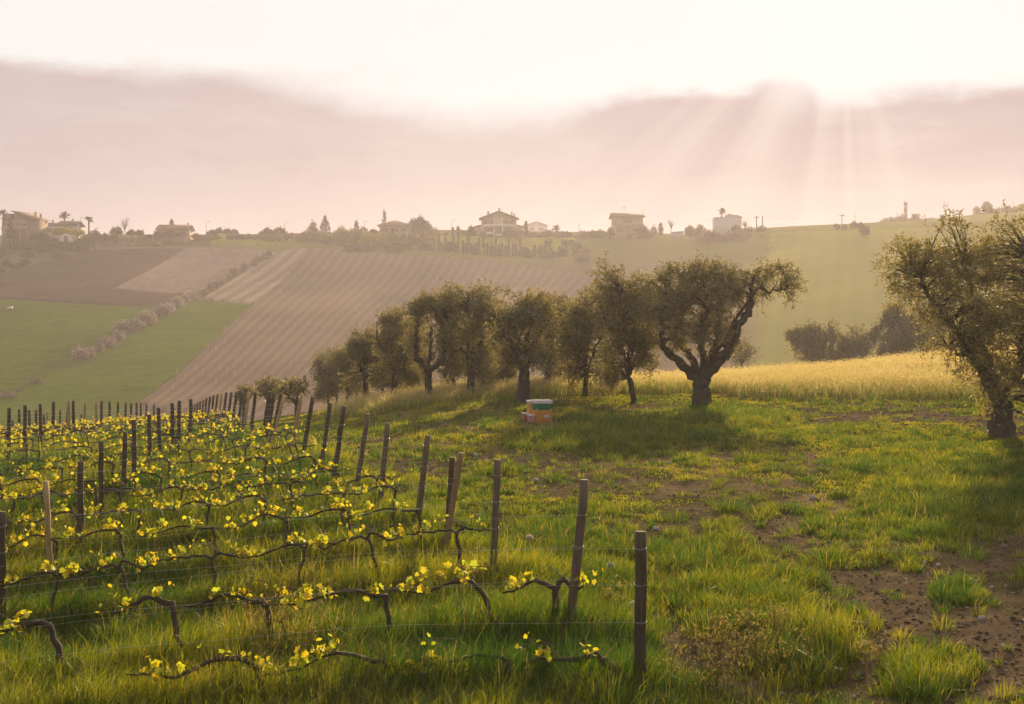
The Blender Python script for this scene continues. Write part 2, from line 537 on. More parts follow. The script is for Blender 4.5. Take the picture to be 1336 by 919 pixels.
BARE = [(1210, 800, 190, 120, .72), (1000, 690, 190, 60, .36), (820, 628, 150, 22, .52), (960, 655, 90, 20, .46), (600, 600, 110, 16, .4), (720, 600, 90, 16, .6), (1020, 700, 70, 26, .6), (1110, 660, 70, 14, .7), (1180, 745, 170, 34, .55),
        (1260, 840, 150, 70, .95), (1120, 800, 90, 50, .75), (1060, 760, 60, 30, .7), (1330, 720, 60, 40, .5), (930, 850, 60, 30, .8), (960, 800, 50, 24, .35),
        (880, 535, 170, 9, .9), (1120, 545, 170, 9, .95), (1040, 610, 80, 14, .4), (900, 590, 70, 10, .4), (600, 590, 90, 12, .35), (1150, 880, 70, 40, .7), (1320, 560, 70, 12, .8),
        (660, 555, 100, 14, .5), (740, 640, 60, 12, .5)]
STRAW = [(900, 620, 120, 22, .5), (1150, 700, 120, 24, .5), (640, 545, 120, 16, .9), (800, 548, 60, 10, .9), (1100, 660, 60, 12, 1.0), (560, 575, 120, 12, .5), (1010, 740, 50, 16, .6), (760, 570, 80, 12, .5), (985, 835, 60, 50, .55), (365, 830, 70, 60, .35), (1000, 600, 60, 14, .4)]
LUSH = [(915, 543, 56, 10, .9), (770, 565, 110, 26, .9), (950, 545, 80, 14, 1.1), (1250, 650, 130, 60, .7), (1050, 855, 60, 40, 1.5), (980, 790, 90, 50, .8), (1185, 885, 36, 26, 1.4), (1245, 878, 30, 24, 1.2), (1250, 775, 34, 20, 1.1),
        (760, 780, 90, 90, .7), (930, 740, 80, 36, .7), (1170, 690, 60, 22, .6), (1120, 820, 30, 18, .7), (1020, 780, 40, 30, .6), (560, 528, 40, 6, .8), (640, 527, 40, 6, .5), (1100, 690, 40, 20, .5), (1320, 640, 70, 40, .7)]

def covers(x, y, z):
    px, py = pixel(x, y, z)
    n = fbm(x, y, 1.7, 4); n2 = fbm(x + 90, y + 31, .6, 3)
    rag = (n - .5) * 1.7 + (n2 - .5) * 1.7; bare = np.zeros_like(x); straw = np.zeros_like(x); lush = np.zeros_like(x)
    for a, b_, c, d, s in BARE: bare = np.maximum(bare, s * ell(px, py, a, b_, c, d, .5, rag))
    for a, b_, c, d, s in STRAW: straw = np.maximum(straw, s * ell(px, py, a, b_, c, d, .5, rag))
    for a, b_, c, d, s in LUSH: lush = np.maximum(lush, s * ell(px, py, a, b_, c, d, .5, rag * .55))
    # vineyard ground: left of the line of end posts
    vine = sstep(x - (1.9 - 0.33 * (y - 10.5)), 1.2, -1.2) * sstep(y, 75, 66)
    dens = 1 - np.clip(bare * 1.02, 0, 1)
    dens = np.clip(dens + (n - .5) * 1.5 + (n2 - .5) * .7 - .12 * (1 - vine), 0, 1)
    dens = np.clip(np.maximum(dens, np.minimum(lush, 1) * .95), 0, 1)
    return px, py, bare, straw, lush, vine, dens, n


GOLD_Y0 = lambda x: np.where(x < 9, 52.5, 50.0 - (x - 9) * .62)
def gold(x, y, z):
    """the field of tall ripe grass behind the trees"""
    m = sstep(y - GOLD_Y0(x), -.6, 1.0) * sstep(x, -9.5, -5.5)
    return m * sstep(y, 118, 100)


# --- the sheet
def terrain():
    ang = np.concatenate([np.arange(-180, -36, 6.0), np.linspace(-36, 36, 560), np.arange(42, 180, 6.0)])
    rad = np.concatenate([[0.01, 2, 4, 6], np.exp(np.linspace(math.log(8), math.log(60), 330)), np.exp(np.linspace(math.log(60.8), math.log(940), 170))])
    A, Rr = np.meshgrid(np.radians(ang), rad, indexing='ij')
    X = Rr * np.sin(A); Y = Rr * np.cos(A)
    Z0 = G(X, Y); Z = Z0 + micro(X, Y)
    na, nr = X.shape
    i = np.arange(na)[:, None]; j = np.arange(nr - 1)[None]; i2 = (i + 1) % na
    q = np.stack([i * nr + j, i * nr + j + 1, i2 * nr + j + 1, i2 * nr + j], -1).reshape(-1, 4)
    x, y, z = X.ravel(), Y.ravel(), Z0.ravel()
    px, py, bare, straw, lush, vine, dens, n = covers(x, y, z)
    soil = np.array([.125, .084, .050]); turf = np.array([.045, .050, .013]); strw = np.array([.20, .145, .07])
    c = soil + (turf - soil) * (np.clip(dens, 0, 1) * .9)[:, None]
    c = c + (strw - c) * (np.clip(straw, 0, 1) * .8)[:, None]
    n3 = fbm(x + 9, y + 77, .35, 3)
    c = c * (0.65 + .7 * n3)[:, None]
    g = gold(x, y, z)
    c = c + (np.array([.22, .16, .045]) - c) * (g * .9)[:, None]
    # far hillside
    far = sstep(y, 110, 150)
    fn = fbm(x, y, 22, 4)
    green = np.array([.275, .24, .036]); tan = np.array([.17, .115, .06]); scrub = np.array([.15, .12, .07])
    wr = sstep(px, 950, 1012); wl = sstep(px, 380, 120)
    hc = tan + (green - tan) * (wr * 1.0)[:, None]
    up = sstep(py, 352, 335) * (1 - wl)
    hc = hc + (np.array([.19, .165, .04]) - hc) * (up * .85)[:, None]
    hc = hc + (scrub - hc) * wl[:, None]
    hc = hc * (0.7 + .6 * fn)[:, None]
    c = c + (hc - c) * far[:, None]
    mb = MB(); mb.add(np.stack([x, y, Z.ravel()], 1), q, c)
    m = mat_attr('earth', 0.95, 0.45, 5.0, 0.8, 9.0, spec=0.1, detail=8)
    o = mb.build('ground', m, smooth=True)
    tag(o, 'hillside of soil and turf running down from the camera to the valley and up again', 'ground', kind='structure')

terrain()


def field(name, label, top, bottom, col, nu=70, nv=50, dz=0.3, mat=None, jit=1.2, ucol=False):
    """a sheet laid on the hill between an upper and a lower polyline (photo pixels)"""
    def res(pl, n):
        p = np.array(pl, float); d = np.concatenate([[0], np.cumsum(np.linalg.norm(np.diff(p, axis=0), axis=1))])
        s = np.linspace(0, d[-1], n); return np.stack([np.interp(s, d, p[:, 0]), np.interp(s, d, p[:, 1])], 1)
    T = hit(*res(top, nu).T, y0=120); B = hit(*res(bottom, nu).T, y0=120)
    t = np.linspace(0, 1, nv)[None, :, None]
    P = T[:, None, :2] * (1 - t) + B[:, None, :2] * t
    ed = RNG.normal(0, jit * .4, (nu, nv, 2)); ed[1:-1, 1:-1] = 0
    P = P + ed
    Z = G(P[..., 0], P[..., 1]) + dz
    V = np.concatenate([P, Z[..., None]], -1)
    V[0, :, 2] -= dz * .9; V[-1, :, 2] -= dz * .9; V[:, 0, 2] -= dz * .9; V[:, -1, 2] -= dz * .9
    i = np.arange(nu - 1)[:, None] * nv; j = np.arange(nv - 1)[None]
    q = np.stack([i + j, i + j + 1, i + nv + j + 1, i + nv + j], -1).reshape(-1, 4)
    fn = fbm(P[..., 0], P[..., 1], 14, 4)
    c = np.asarray(col)[None] * (0.75 + .5 * fn.reshape(-1, 1))
    if ucol:                                   # position across the rows, so that each row follows the lie of the hill
        c = np.repeat(np.linspace(0, 1, nu), nv)[:, None] * np.ones((1, 3))
    mb = MB(); mb.add(V.reshape(-1, 3), q[:, ::-1], c)
    o = mb.build(name, mat, smooth=True)
    return tag(o, label, 'field', kind='structure')


def mat_rows(name, ang, period, ca, cb, sharp=.5, nz=.35, across=0):
    """soil with straight rows running over the hill at an angle"""
    m = bpy.data.materials.new(name); m.use_nodes = True
    b = NB(m.node_tree)
    out = b.n('ShaderNodeOutputMaterial'); p = b.n('ShaderNodeBsdfDiffuse')
    geo = b.n('ShaderNodeNewGeometry'); sp = b.n('ShaderNodeSeparateXYZ'); b.put(sp.inputs[0], geo.outputs['Position'])
    u = b.math('ADD', b.math('MULTIPLY', sp.outputs[0], math.cos(ang)), b.math('MULTIPLY', sp.outputs[1], math.sin(ang)))
    if across:
        at_ = b.n('ShaderNodeAttribute', attribute_name='col'); sx = b.n('ShaderNodeSeparateXYZ'); b.put(sx.inputs[0], at_.outputs['Color'])
        u = b.math('MULTIPLY', sx.outputs[0], period * across)
    wob = b.noise(geo.outputs['Position'], .05, 3)
    u = b.math('ADD', u, b.math('MULTIPLY', wob, 1.2))
    s = b.math('SINE', b.math('MULTIPLY', u, 2 * math.pi / period))
    brk = b.noise(geo.outputs['Position'], .35, 5, .65)
    f = b.step(b.math('ADD', s, b.math('MULTIPLY', b.math('SUBTRACT', brk, .5), 2.2)), -sharp, sharp)
    c = b.mix(f, ca, cb)
    big = b.noise(geo.outputs['Position'], .03, 4)
    g = b.math('ADD', 1 - nz, b.math('MULTIPLY', big, 2 * nz))
    c = b.mix(1.0, c, b.comb(g, g, g), 'MULTIPLY')
    b.put(p.inputs[0], c)
    b.t.links.new(p.outputs[0], out.inputs[0])
    return m


def dirang(p, q):
    a, c = hit([p[0], q[0]], [p[1], q[1]], y0=120)
    return math.atan2(c[1] - a[1], c[0] - a[0])

M_EARTH2 = mat_attr('far_soil', .95, .75, .55, .6, 1.2, spec=.1, detail=10)
M_TURF2 = mat_attr('far_turf', .95, .55, .30, spec=.1, detail=10)
VR = dirang((250, 460), (420, 330))
N_YV = 32
M_VROWS = mat_rows('young_vineyard_rows', 0, 4.6, (.16, .102, .078), (.225, .152, .096), 1.9, .45, N_YV)
M_TILL = mat_rows('tilled_rows', VR + math.pi / 2, 4.5, (.22, .15, .11), (.33, .235, .165), .9)
M_PALE = mat_rows('pale_tilth', VR + math.pi / 2 + .5, 3.0, (.25, .17, .135), (.30, .21, .165), 1.2)
M_GREENROWS = mat_rows('green_rows', dirang((1100, 420), (1110, 310)) + math.pi / 2, 5.0, (.27, .235, .035), (.295, .25, .038), 1.8)

field('green_field', 'smooth green field low on the far slope below the brown ploughed field', [(-120, 384), (0, 390), (100, 397), (202, 401), (262, 391), (336, 398)], [(-120, 560), (0, 556), (60, 552), (110, 548), (150, 545), (178, 528)], (.082, .115, .008), mat=M_TURF2)
field('ploughed_field', 'dark brown ploughed field on the far slope above the green field', [(-120, 372), (0, 358), (60, 342), (120, 327), (180, 325), (242, 324)], [(-120, 384), (0, 390), (100, 397), (202, 401), (230, 394), (240, 386)], (.095, .062, .048), mat=M_EARTH2, dz=.36)
field('tilled_field', 'pale tan tilled field beside the dark ploughed field', [(243, 324), (280, 324), (320, 325), (356, 327)], [(145, 379), (180, 383), (220, 386), (262, 381)], (.24, .165, .13), mat=M_EARTH2, dz=.42)
field('stubble_field', 'tan field with light stripes between the hedge and the young vineyard', [(345, 333), (370, 327), (400, 324), (420, 325)], [(264, 391), (290, 394), (315, 396), (337, 398)], (.28, .19, .14), mat=M_TILL, dz=.33)
YV_TOP = [(402, 324), (500, 331), (580, 336), (650, 342), (720, 352), (790, 366)]
YV_BOT = [(176, 531), (280, 548), (380, 560), (500, 568), (610, 570)]
field('young_vineyard', 'mauve brown slope striped with rows of young vines', YV_TOP, YV_BOT, (.1, .1, .1), nu=150, nv=90, mat=M_VROWS, dz=.36, ucol=True)
field('green_slope', 'soft green slope of faint rows across the valley', [(1004, 303), (1060, 302), (1130, 300), (1230, 297), (1350, 296), (1480, 296)], [(990, 520), (1060, 520), (1130, 520), (1230, 520), (1350, 520), (1480, 520)], (.1, .1, .03), mat=M_GREENROWS)
field('meadow', 'yellow green lawn below the villa above the cypress row', [(555, 309), (600, 309), (660, 309), (752, 311)], [(555, 326), (600, 329), (660, 331), (745, 334)], (.27, .24, .032), mat=M_TURF2)
field('grass_terrace', 'strip of bright grass along the crest above the pale field', [(278, 309), (320, 308), (360, 309), (420, 313)], [(272, 320), (320, 320), (360, 319), (425, 318)], (.21, .21, .03), mat=M_TURF2)
field('earth_terrace', 'brown bank on the crest above the ploughed field', [(135, 311), (180, 310), (230, 311), (278, 311)], [(130, 322), (180, 322), (230, 322), (275, 322)], (.12, .085, .06), mat=M_EARTH2)

# ------------------------------------------------------------------ haze: the air of the valley
def haze():
    mb = MB(); mb.box((-960, -960, -42), (960, 960, 45))
    m = bpy.data.materials.new('haze_air'); m.use_nodes = True
    b = NB(m.node_tree)
    out = b.n('ShaderNodeOutputMaterial'); v = b.n('ShaderNodeVolumePrincipled')
    v.inputs['Color'].default_value = (0.92, 0.82, 0.86, 1)
    v.inputs['Density'].default_value = 0.00041
    v.inputs['Anisotropy'].default_value = 0.42
    b.t.links.new(v.outputs[0], out.inputs['Volume'])
    o = mb.build('haze', m)
    tag(o, 'warm pinkish haze filling the valley', 'haze', kind='stuff')

haze()

# ------------------------------------------------------------------ grass
def scatter(n, y0, y1, pw, x_of=None):
    """random ground points in front of the camera, denser near it"""
    u = RNG.random(n)
    e = 2 - pw
    y = (y0 ** e + u * (y1 ** e - y0 ** e)) ** (1 / e) if abs(e) > 1e-6 else y0 * (y1 / y0) ** u
    x = (RNG.random(n) * 2 - 1) * (0.43 * y + 3.6)
    return x, y


def grass_cover():
    mb = MB(); wb = MB()
    n = 1000000
    x, y = scatter(n, 9.6, 80, 1.35)
    # gather part of the points into tufts
    tuft = RNG.random(n) < .55
    cell = np.where(y < 22, .16, .28)
    gx = np.floor(x / cell); gy = np.floor(y / cell)
    hx = vnoise(gx * 7.13 + .5, gy * 3.77 + .5); hy = vnoise(gx * 2.91 + 9.5, gy * 8.17 + 4.5)
    tx = (gx + hx) * cell; ty = (gy + hy) * cell
    s = cell * .17
    x = np.where(tuft, tx + RNG.normal(0, 1, n) * s, x); y = np.where(tuft, ty + RNG.normal(0, 1, n) * s, y)
    z0 = G(x, y)
    px, py, bare, straw, lush, vine, dens, nz = covers(x, y, z0)
    g = gold(x, y, z0)
    keep = (RNG.random(n) < np.clip(dens * 1.05, .09, 1)) & (g < .5)
    # thin the far crest that no one sees
    x, y, z0, px, py, bare, straw, lush, vine, dens, nz = [a[keep] for a in (x, y, z0, px, py, bare, straw, lush, vine, dens, nz)]
    z = z0 + micro(x, y)
    n = len(x)
    base_h = .032 + .10 * np.clip(dens, 0, 1) * fbm(x + 5, y + 8, .55, 3) ** 1.6
    h = base_h * (1 - vine) + vine * (.10 + .36 * fbm(x + 5, y + 8, .7, 3) ** 1.2) * sstep(y, 60, 20) ** .3
    rn_ = rowness(x, y)
    h = h * (1 - .25 * vine) + rn_ * .20 * (.5 + fbm(x, y + 40, .5, 2))
    h = h + np.clip(lush, 0, 2) * .20 * (.2 + 1.3 * fbm(x + 3, y + 14, .5, 2))
    h = h * np.where(vine < .5, .9, 1.0)
    h = h * (1 - .75 * ell(px, py, 706, 556, 34, 12))
    h = h * np.clip(RNG.normal(1, .28, n), .35, 1.9) * (1 - .5 * np.clip(bare, 0, .9) * (lush < .4))
    w = np.maximum(.0055, y / 1236 * .62) * np.clip(RNG.normal(1, .25, n), .5, 1.6)
    a = RNG.random(n) * 2 * np.pi
    d = np.stack([np.cos(a), np.sin(a), np.zeros(n)], 1)
    d[:, 0] += .35; d /= np.linalg.norm(d, axis=1)[:, None]
    b2 = RNG.random(n) * 2 * np.pi
    sd = np.stack([np.cos(b2), np.sin(b2) * .6, np.zeros(n)], 1)
    bend = np.clip(RNG.normal(.55, .3, n), .05, 1.3)
    hue = np.clip(.42 + 2.0 * (fbm(x + 60, y + 21, 2.2, 4) - .5) + RNG.normal(0, .25, n) + straw * .25 + .15 * (1 - vine) - lush * .3 - vine * .10 - .16 * rn_, 0, 1)[:, None]
    green = np.array([.048, .112, .004]); yel = np.array([.37, .325, .010]); dry = np.array([.42, .30, .13])
    c1 = green + (yel - green) * hue
    isdry = (RNG.random(n) < .05 + .5 * np.clip(straw, 0, 1) * (lush < .5))[:, None]
    c1 = np.where(isdry, dry * RNG.uniform(.6, 1.1, (n, 1)), c1)
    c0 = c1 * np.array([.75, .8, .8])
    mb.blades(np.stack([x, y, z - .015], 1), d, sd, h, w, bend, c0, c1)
    # tufts and tussocks standing out of the turf
    nt = 19500
    tx, ty = scatter(nt, 9.8, 50, 1.0)
    tz = G(tx, ty); px, py, bare, straw, lush, vine, dens, nz = covers(tx, ty, tz)
    k = (RNG.random(nt) < np.clip(.16 + .75 * dens * (fbm(tx + 31, ty + 2, 2.4, 3) > .46) + lush, 0, 1) * (1 - .65 * np.clip(bare, 0, 1) * (lush < .4))) & (gold(tx, ty, tz) < .3) & (ell(px, py, 706, 553, 34, 12) < .3)
    tx, ty, lush, vine, bare = tx[k], ty[k], lush[k], vine[k], bare[k]; nt = len(tx)
    tr_ = RNG.gamma(2.6, .050, nt).clip(.04, .42) * (1 - .45 * np.clip(bare, 0, 1))
    th_ = (.07 + .38 * tr_ + RNG.gamma(2, .02, nt)) * (1 + .5 * np.clip(lush, 0, 1.5)) * (1 + .25 * vine)
    thue = np.clip(RNG.normal(.22, .25, nt) - .2 * lush, 0, 1)
    cnt = np.clip((34 + 900 * tr_ ** 1.5) * np.clip(17 / ty, .35, 1.2), 14, 300).astype(int)
    idx = np.repeat(np.arange(nt), cnt); n = len(idx)
    r = np.sqrt(RNG.random(n)); a = RNG.random(n) * 2 * np.pi
    x = tx[idx] + np.cos(a) * r * tr_[idx]; y = ty[idx] + np.sin(a) * r * tr_[idx]
    z = G(x, y) + micro(x, y)
    h = th_[idx] * (1 - .55 * r ** 2) * np.clip(RNG.normal(1, .25, n), .4, 1.7)
    d = np.stack([np.cos(a) + RNG.normal(.2, .5, n), np.sin(a) + RNG.normal(0, .5, n), np.zeros(n)], 1); d /= np.linalg.norm(d, axis=1)[:, None]
    b2 = RNG.random(n) * 2 * np.pi
    sd = np.stack([np.cos(b2), np.sin(b2) * .6, np.zeros(n)], 1)
    hue = np.clip(thue[idx] + RNG.normal(0, .15, n), 0, 1)[:, None]
    c1 = green + (yel - green) * hue
    c1 = np.where(RNG.random((n, 1)) < .05, dry, c1)
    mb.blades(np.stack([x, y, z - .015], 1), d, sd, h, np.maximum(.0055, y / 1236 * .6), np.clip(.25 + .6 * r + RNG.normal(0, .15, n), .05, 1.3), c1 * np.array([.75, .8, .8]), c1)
    print('blades', mb.n // 5)
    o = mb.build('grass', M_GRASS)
    tag(o, 'spring grass in tufts between the vine rows and over the meadow', 'grass', kind='stuff')

    # tall ripe grass
    n = 250000
    x, y = scatter(n, 40, 84, 1.0)
    x = np.where(x < -10, RNG.uniform(-9, 42, n), x)
    g = gold(x, y, 0 * x)
    k = (RNG.random(n) < g * (.55 + .6 * fbm(x, y, 1.5, 3))) & (x < .45 * y + 8)
    x, y, g = x[k], y[k], g[k]
    z = GF(x, y); n = len(x)
    rim = sstep(y - GOLD_Y0(x), 3.4, .2)
    h = (.52 + .30 * fbm(x, y, 2.2, 3)) * np.clip(RNG.normal(1, .2, n), .5, 1.5) * (1 - .45 * rim)
    h *= sstep(y - GOLD_Y0(x), -1, .8) * .5 + .5
    a = RNG.random(n) * 2 * np.pi
    d = np.stack([np.cos(a) + .3, np.sin(a), np.zeros(n)], 1); d /= np.linalg.norm(d, axis=1)[:, None]
    b2 = RNG.random(n) * 2 * np.pi
    sd = np.stack([np.cos(b2), np.sin(b2) * .5, np.zeros(n)], 1)
    w = np.maximum(.012, y / 1236 * .6)
    var = np.clip(RNG.normal(.5, .3, n) + .9 * (fbm(x, y, 4, 3) - .5), 0, 1)[:, None]
    grn = np.array([.13, .155, .016]); gld = np.array([.46, .37, .11]); pal = np.array([.58, .47, .23])
    c1 = gld + (pal - gld) * var
    c0 = grn + (gld * .8 - grn) * (.35 + .3 * var)
    isg = (RNG.random(n) < rim * .75)[:, None]
    c1 = np.where(isg, grn * 1.5, c1); c0 = np.where(isg, grn, c0)
    mb2 = MB()
    mb2.blades(np.stack([x, y, z - .02], 1), d, sd, h, w, np.clip(RNG.normal(.3, .18, n), .02, .9), c0, c1)
    # nodding seed heads
    pick = RNG.random(n) < .45
    top = np.stack([x, y, z + h * .93], 1)[pick] + d[pick] * (h[pick] * .3)[:, None]
    mb2.leaves(top, RNG.uniform(.07, .14, pick.sum()), np.maximum(.02, w[pick] * 1.1), (c1 * 1.1)[pick], RNG, .6)
    o = mb2.build('ripe_grass', M_DRY)
    tag(o, 'tall golden ripe grass with pale seed heads behind the olive trees', 'tall grass', kind='stuff')

    # litter of straw bits and stone chips on the bare soil
    n = 60000
    x, y = scatter(n, 9.8, 48, 1.6)
    z0 = G(x, y); px, py, bare, straw, lush, vine, dens, nz = covers(x, y, z0)
    k = RNG.random(n) < np.clip(bare * .8 + straw * .4 + .04, 0, 1) * (1 - vine * .7)
    x, y, z0, bare = x[k], y[k], z0[k], bare[k]; n = len(x); z = z0 + micro(x, y)
    a = RNG.random(n) * 2 * np.pi
    d = np.stack([np.cos(a), np.sin(a), RNG.uniform(0, .7, n)], 1)
    s_ = np.cross(d, np.array([0, 0, 1.0])); s_ /= np.linalg.norm(s_, axis=1)[:, None]
    L = RNG.uniform(.03, .16, n)[:, None]; W = np.maximum(.004, y / 1236 * .45)[:, None]
    p = np.stack([x, y, z + .012], 1)
    lit = MB()
    V = np.stack([p - s_ * W / 2, p + s_ * W / 2, p + d * L + s_ * W / 3, p + d * L - s_ * W / 3], 1)
    cc = np.array([.30, .22, .13]) * RNG.uniform(.35, 1.25, (n, 1))
    lit.add(V.reshape(-1, 3), np.arange(n)[:, None] * 4 + np.array([[0, 1, 2, 3]]), np.repeat(cc, 4, 0))
    tag(lit.build('plant_litter', M_DRY), 'dry straw bits lying on the bare soil', 'plant litter', kind='stuff')

    n = 46000
    x, y = scatter(n, 9.8, 46, 1.7)
    z0 = G(x, y); px, py, bare, straw, lush, vine, dens, nz = covers(x, y, z0)
    k = RNG.random(n) < np.clip(bare * 1.0 + .02, 0, 1) * (1 - vine * .8)
    x, y, z0 = x[k], y[k], z0[k]; n = len(x); z = z0 + micro(x, y)
    r = RNG.uniform(.008, .022, n) * (1 + .9 * (RNG.random(n) < .22)) * np.maximum(1, y / 24)
    octv = np.array([(1, 0, 0), (0, 1, 0), (-1, 0, 0), (0, -1, 0), (0, 0, .7), (0, 0, -.7)], float)
    octf = np.array([(0, 1, 4), (1, 2, 4), (2, 3, 4), (3, 0, 4), (1, 0, 5), (2, 1, 5), (3, 2, 5), (0, 3, 5)])
    V = octv[None] * r[:, None, None] * RNG.uniform(.55, 1.3, (n, 6, 1)) + np.stack([x, y, z + r * .25], 1)[:, None]
    gr = MB()
    pale = (RNG.random(n) < .10)[:, None]
    cc = np.where(pale, np.array([.38, .33, .27]), np.array([.12, .082, .05])) * RNG.uniform(.6, 1.2, (n, 1))
    gr.add(V.reshape(-1, 3), (np.arange(n)[:, None, None] * 6 + octf[None]).reshape(-1, 3), np.repeat(cc, 6, 0))
    tag(gr.build('gravel', M_STONE), 'crumbs of soil and pale chips on the bare patches', 'gravel', kind='stuff')


grass_cover()

# ------------------------------------------------------------------ vineyard
ORD = ['', 'first', 'second', 'third', 'fourth', 'fifth', 'sixth', 'seventh', 'eighth', 'ninth', 'tenth', 'eleventh', 'twelfth', 'thirteenth', 'fourteenth', 'fifteenth', 'sixteenth', 'seventeenth', 'eighteenth', 'nineteenth', 'twentieth']
E_X = {1: 1.17, 2: .62, 3: -.27, 4: -.97, 5: -1.52, 6: -2.3, 7: -2.98, 8: -3.66, 9: -4.35, 10: -5.0, 11: -5.65, 12: -6.4}
for k in range(13, 31):
    E_X[k] = -6.4 - (ROW_Y[k - 1] - 33.2) * .325


def post_mesh(h, r0, r1, lean, col, seed, sides=10):
    g = np.random.default_rng(seed)
    t = np.linspace(0, 1, 9)
    P = np.stack([lean[0] * t + g.normal(0, .004, 9), lean[1] * t + g.normal(0, .004, 9), -.35 + (h + .35) * t], 1)
    mb = MB()
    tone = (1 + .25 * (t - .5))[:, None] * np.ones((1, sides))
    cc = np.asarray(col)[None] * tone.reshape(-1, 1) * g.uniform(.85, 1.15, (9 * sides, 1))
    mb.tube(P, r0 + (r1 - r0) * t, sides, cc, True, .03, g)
    mb.c[-1] = np.tile(np.asarray(col, np.float32) * 1.7, (2, 1))      # paler sawn end
    return mb, P


def tie_mesh(r, z):
    mb = MB(); an = np.linspace(0, 2 * np.pi, 15)
    mb.tube(np.stack([np.cos(an) * r * 1.06, np.sin(an) * r * 1.06, z + .012 * np.sin(an)], 1), .0018, 5, (1, 1, 1))
    return mb

DARKW, GREYW, PALEW = (.092, .069, .046), (.155, .114, .075), (.40, .27, .13)
N_POST = [0]
def post(x, y, ztop, top_px, base_px, col, r, label, group, name='vine_post', ties=True, base_y=None):
    """a post whose head is where the photo shows it, standing in the ground below"""
    X1 = (top_px - CX) / F * y; X0 = (base_px - CX) / F * y
    g0 = float(G(X0, y)); h = max(1.0, ztop - g0)
    N_POST[0] += 1
    mb, P = post_mesh(h, r, r * .94, (X1 - X0, 0), col, 100 + N_POST[0])
    o = mb.build(name, M_WOOD, smooth=False, loc=(X0, y, g0))
    tag(o, label, 'post', group)
    if ties:
        for hz in (.66, 1.0, 1.33):
            if hz < h - .04:
                t = (hz + .35) / (h + .35)
                tb = tie_mesh(r, 0).build('wire_tie', M_WIRE, o)
                tb.location = ((X1 - X0) * t, 0, hz)
    return o

# end posts: (row, top pixel, base pixel, tone, radius, label)
ENDS = [(1, (835, 694), 835, DARKW, .056, 'thick dark upright post, end post of the first vine row, vine curling at its foot'),
        (2, (763, 626), 738, GREYW, .050, 'leaning brown end post of the second vine row beside a gnarled vine head'),
        (3, (650, 600), 641, GREYW, .047, 'straight brown end post of the third vine row'),
        (4, (590, 597), 580, DARKW, .046, 'dark end post of the fourth vine row crossed by a paler brace'),
        (5, (558, 568), 541, GREYW, .052, 'leaning brown end post of the fifth vine row'),
        (6, (506, 552), 492, GREYW, .050, 'leaning brown end post of the sixth vine row'),
        (7, (480, 540), 458, GREYW, .050, 'strongly leaning brown end post of the seventh vine row'),
        (8, (449, 530), 430, DARKW, .052, 'leaning dark end post of the eighth vine row'),
        (9, (431, 526), 415, DARKW, .05, 'leaning dark end post of the ninth vine row'),
        (10, (408, 518), 391, DARKW, .055, 'leaning dark end post of the tenth vine row'),
        (11, (394, 514), 374, PALEW, .055, 'leaning pale new end post of the eleventh vine row'),
        (12, (367, 514), 348, DARKW, .06, 'leaning dark end post of the twelfth vine row behind a pale brace'),
        (13, (358, 512), 343, DARKW, .06, 'leaning dark end post of the thirteenth vine row'),
        (14, (352, 511), 339, DARKW, .06, 'leaning dark end post of the fourteenth vine row')]
GE = 'end posts of the vine rows'
for k, tp, bp, c, r, lab in ENDS:
    y = ROW_Y[k - 1]
    post(0, y, (YH - tp[1]) / F * y, tp[0], bp, c, r, lab, GE, ties=k <= 10)
braces = [(4, (602, 591), 574, 'pale wooden brace leaning against the dark fourth end post'), (12, (371, 516), 346, 'pale wooden brace leaning on the twelfth end post')]
for k, tp, bp, lab in braces:
    y = ROW_Y[k - 1] - .16
    post(0, y, (YH - tp[1]) / F * y, tp[0], bp, PALEW if k > 4 else (.24, .16, .085), .045, lab, 'pale braces of the end posts', 'brace_post', ties=False)
FAR_E = 'distant end post leaning in the packed line of far row ends'
for k in range(15, 31):
    y = ROW_Y[k - 1]; X = E_X[k]; px = CX + X / y * F
    py = np.interp(y, [37, 49, 57, 63, 69], [512, 512, 517, 523, 529])
    post(0, y, (YH - py) / F * y, px + 9 - .25 * (k - 15), px, PALEW if k in (16, 21) else DARKW, .055, FAR_E, 'far end posts of the vine rows', ties=False)
# posts standing inside the rows
S_INFO = {3: (3, DARKW, .05, 'dark grey upright post at the picture edge, inside the third vine row'), 4: (68, PALEW, .044, 'pale yellowish slanting stake inside the fourth vine row'), 5: (105, DARKW, .055, 'dark upright post with a bright wire tie inside the fifth vine row'),
          6: (132, DARKW, .048, 'tall dark upright post inside the sixth vine row'), 7: (159, DARKW, .05, 'dark post tilted slightly inside the seventh vine row'), 8: (176, DARKW, .05, 'dark upright post inside the eighth vine row'),
          9: (196, DARKW, .05, 'dark upright post inside the ninth vine row'), 10: (210, DARKW, .052, 'dark upright post inside the tenth vine row'), 11: (225, DARKW, .055, 'dark upright post inside the eleventh vine row'),
          12: (233, DARKW, .055, 'dark upright post inside the twelfth vine row'), 13: (247, DARKW, .055, 'dark upright post inside the thirteenth vine row')}
for k, (bx, c, r, lab) in S_INFO.items():
    y = ROW_Y[k - 1]; tp = S_TOP[k]
    post(0, y, (YH - tp[1]) / F * y, tp[0], bx, c, r, lab, 'posts inside the vine rows', ties=k <= 10)
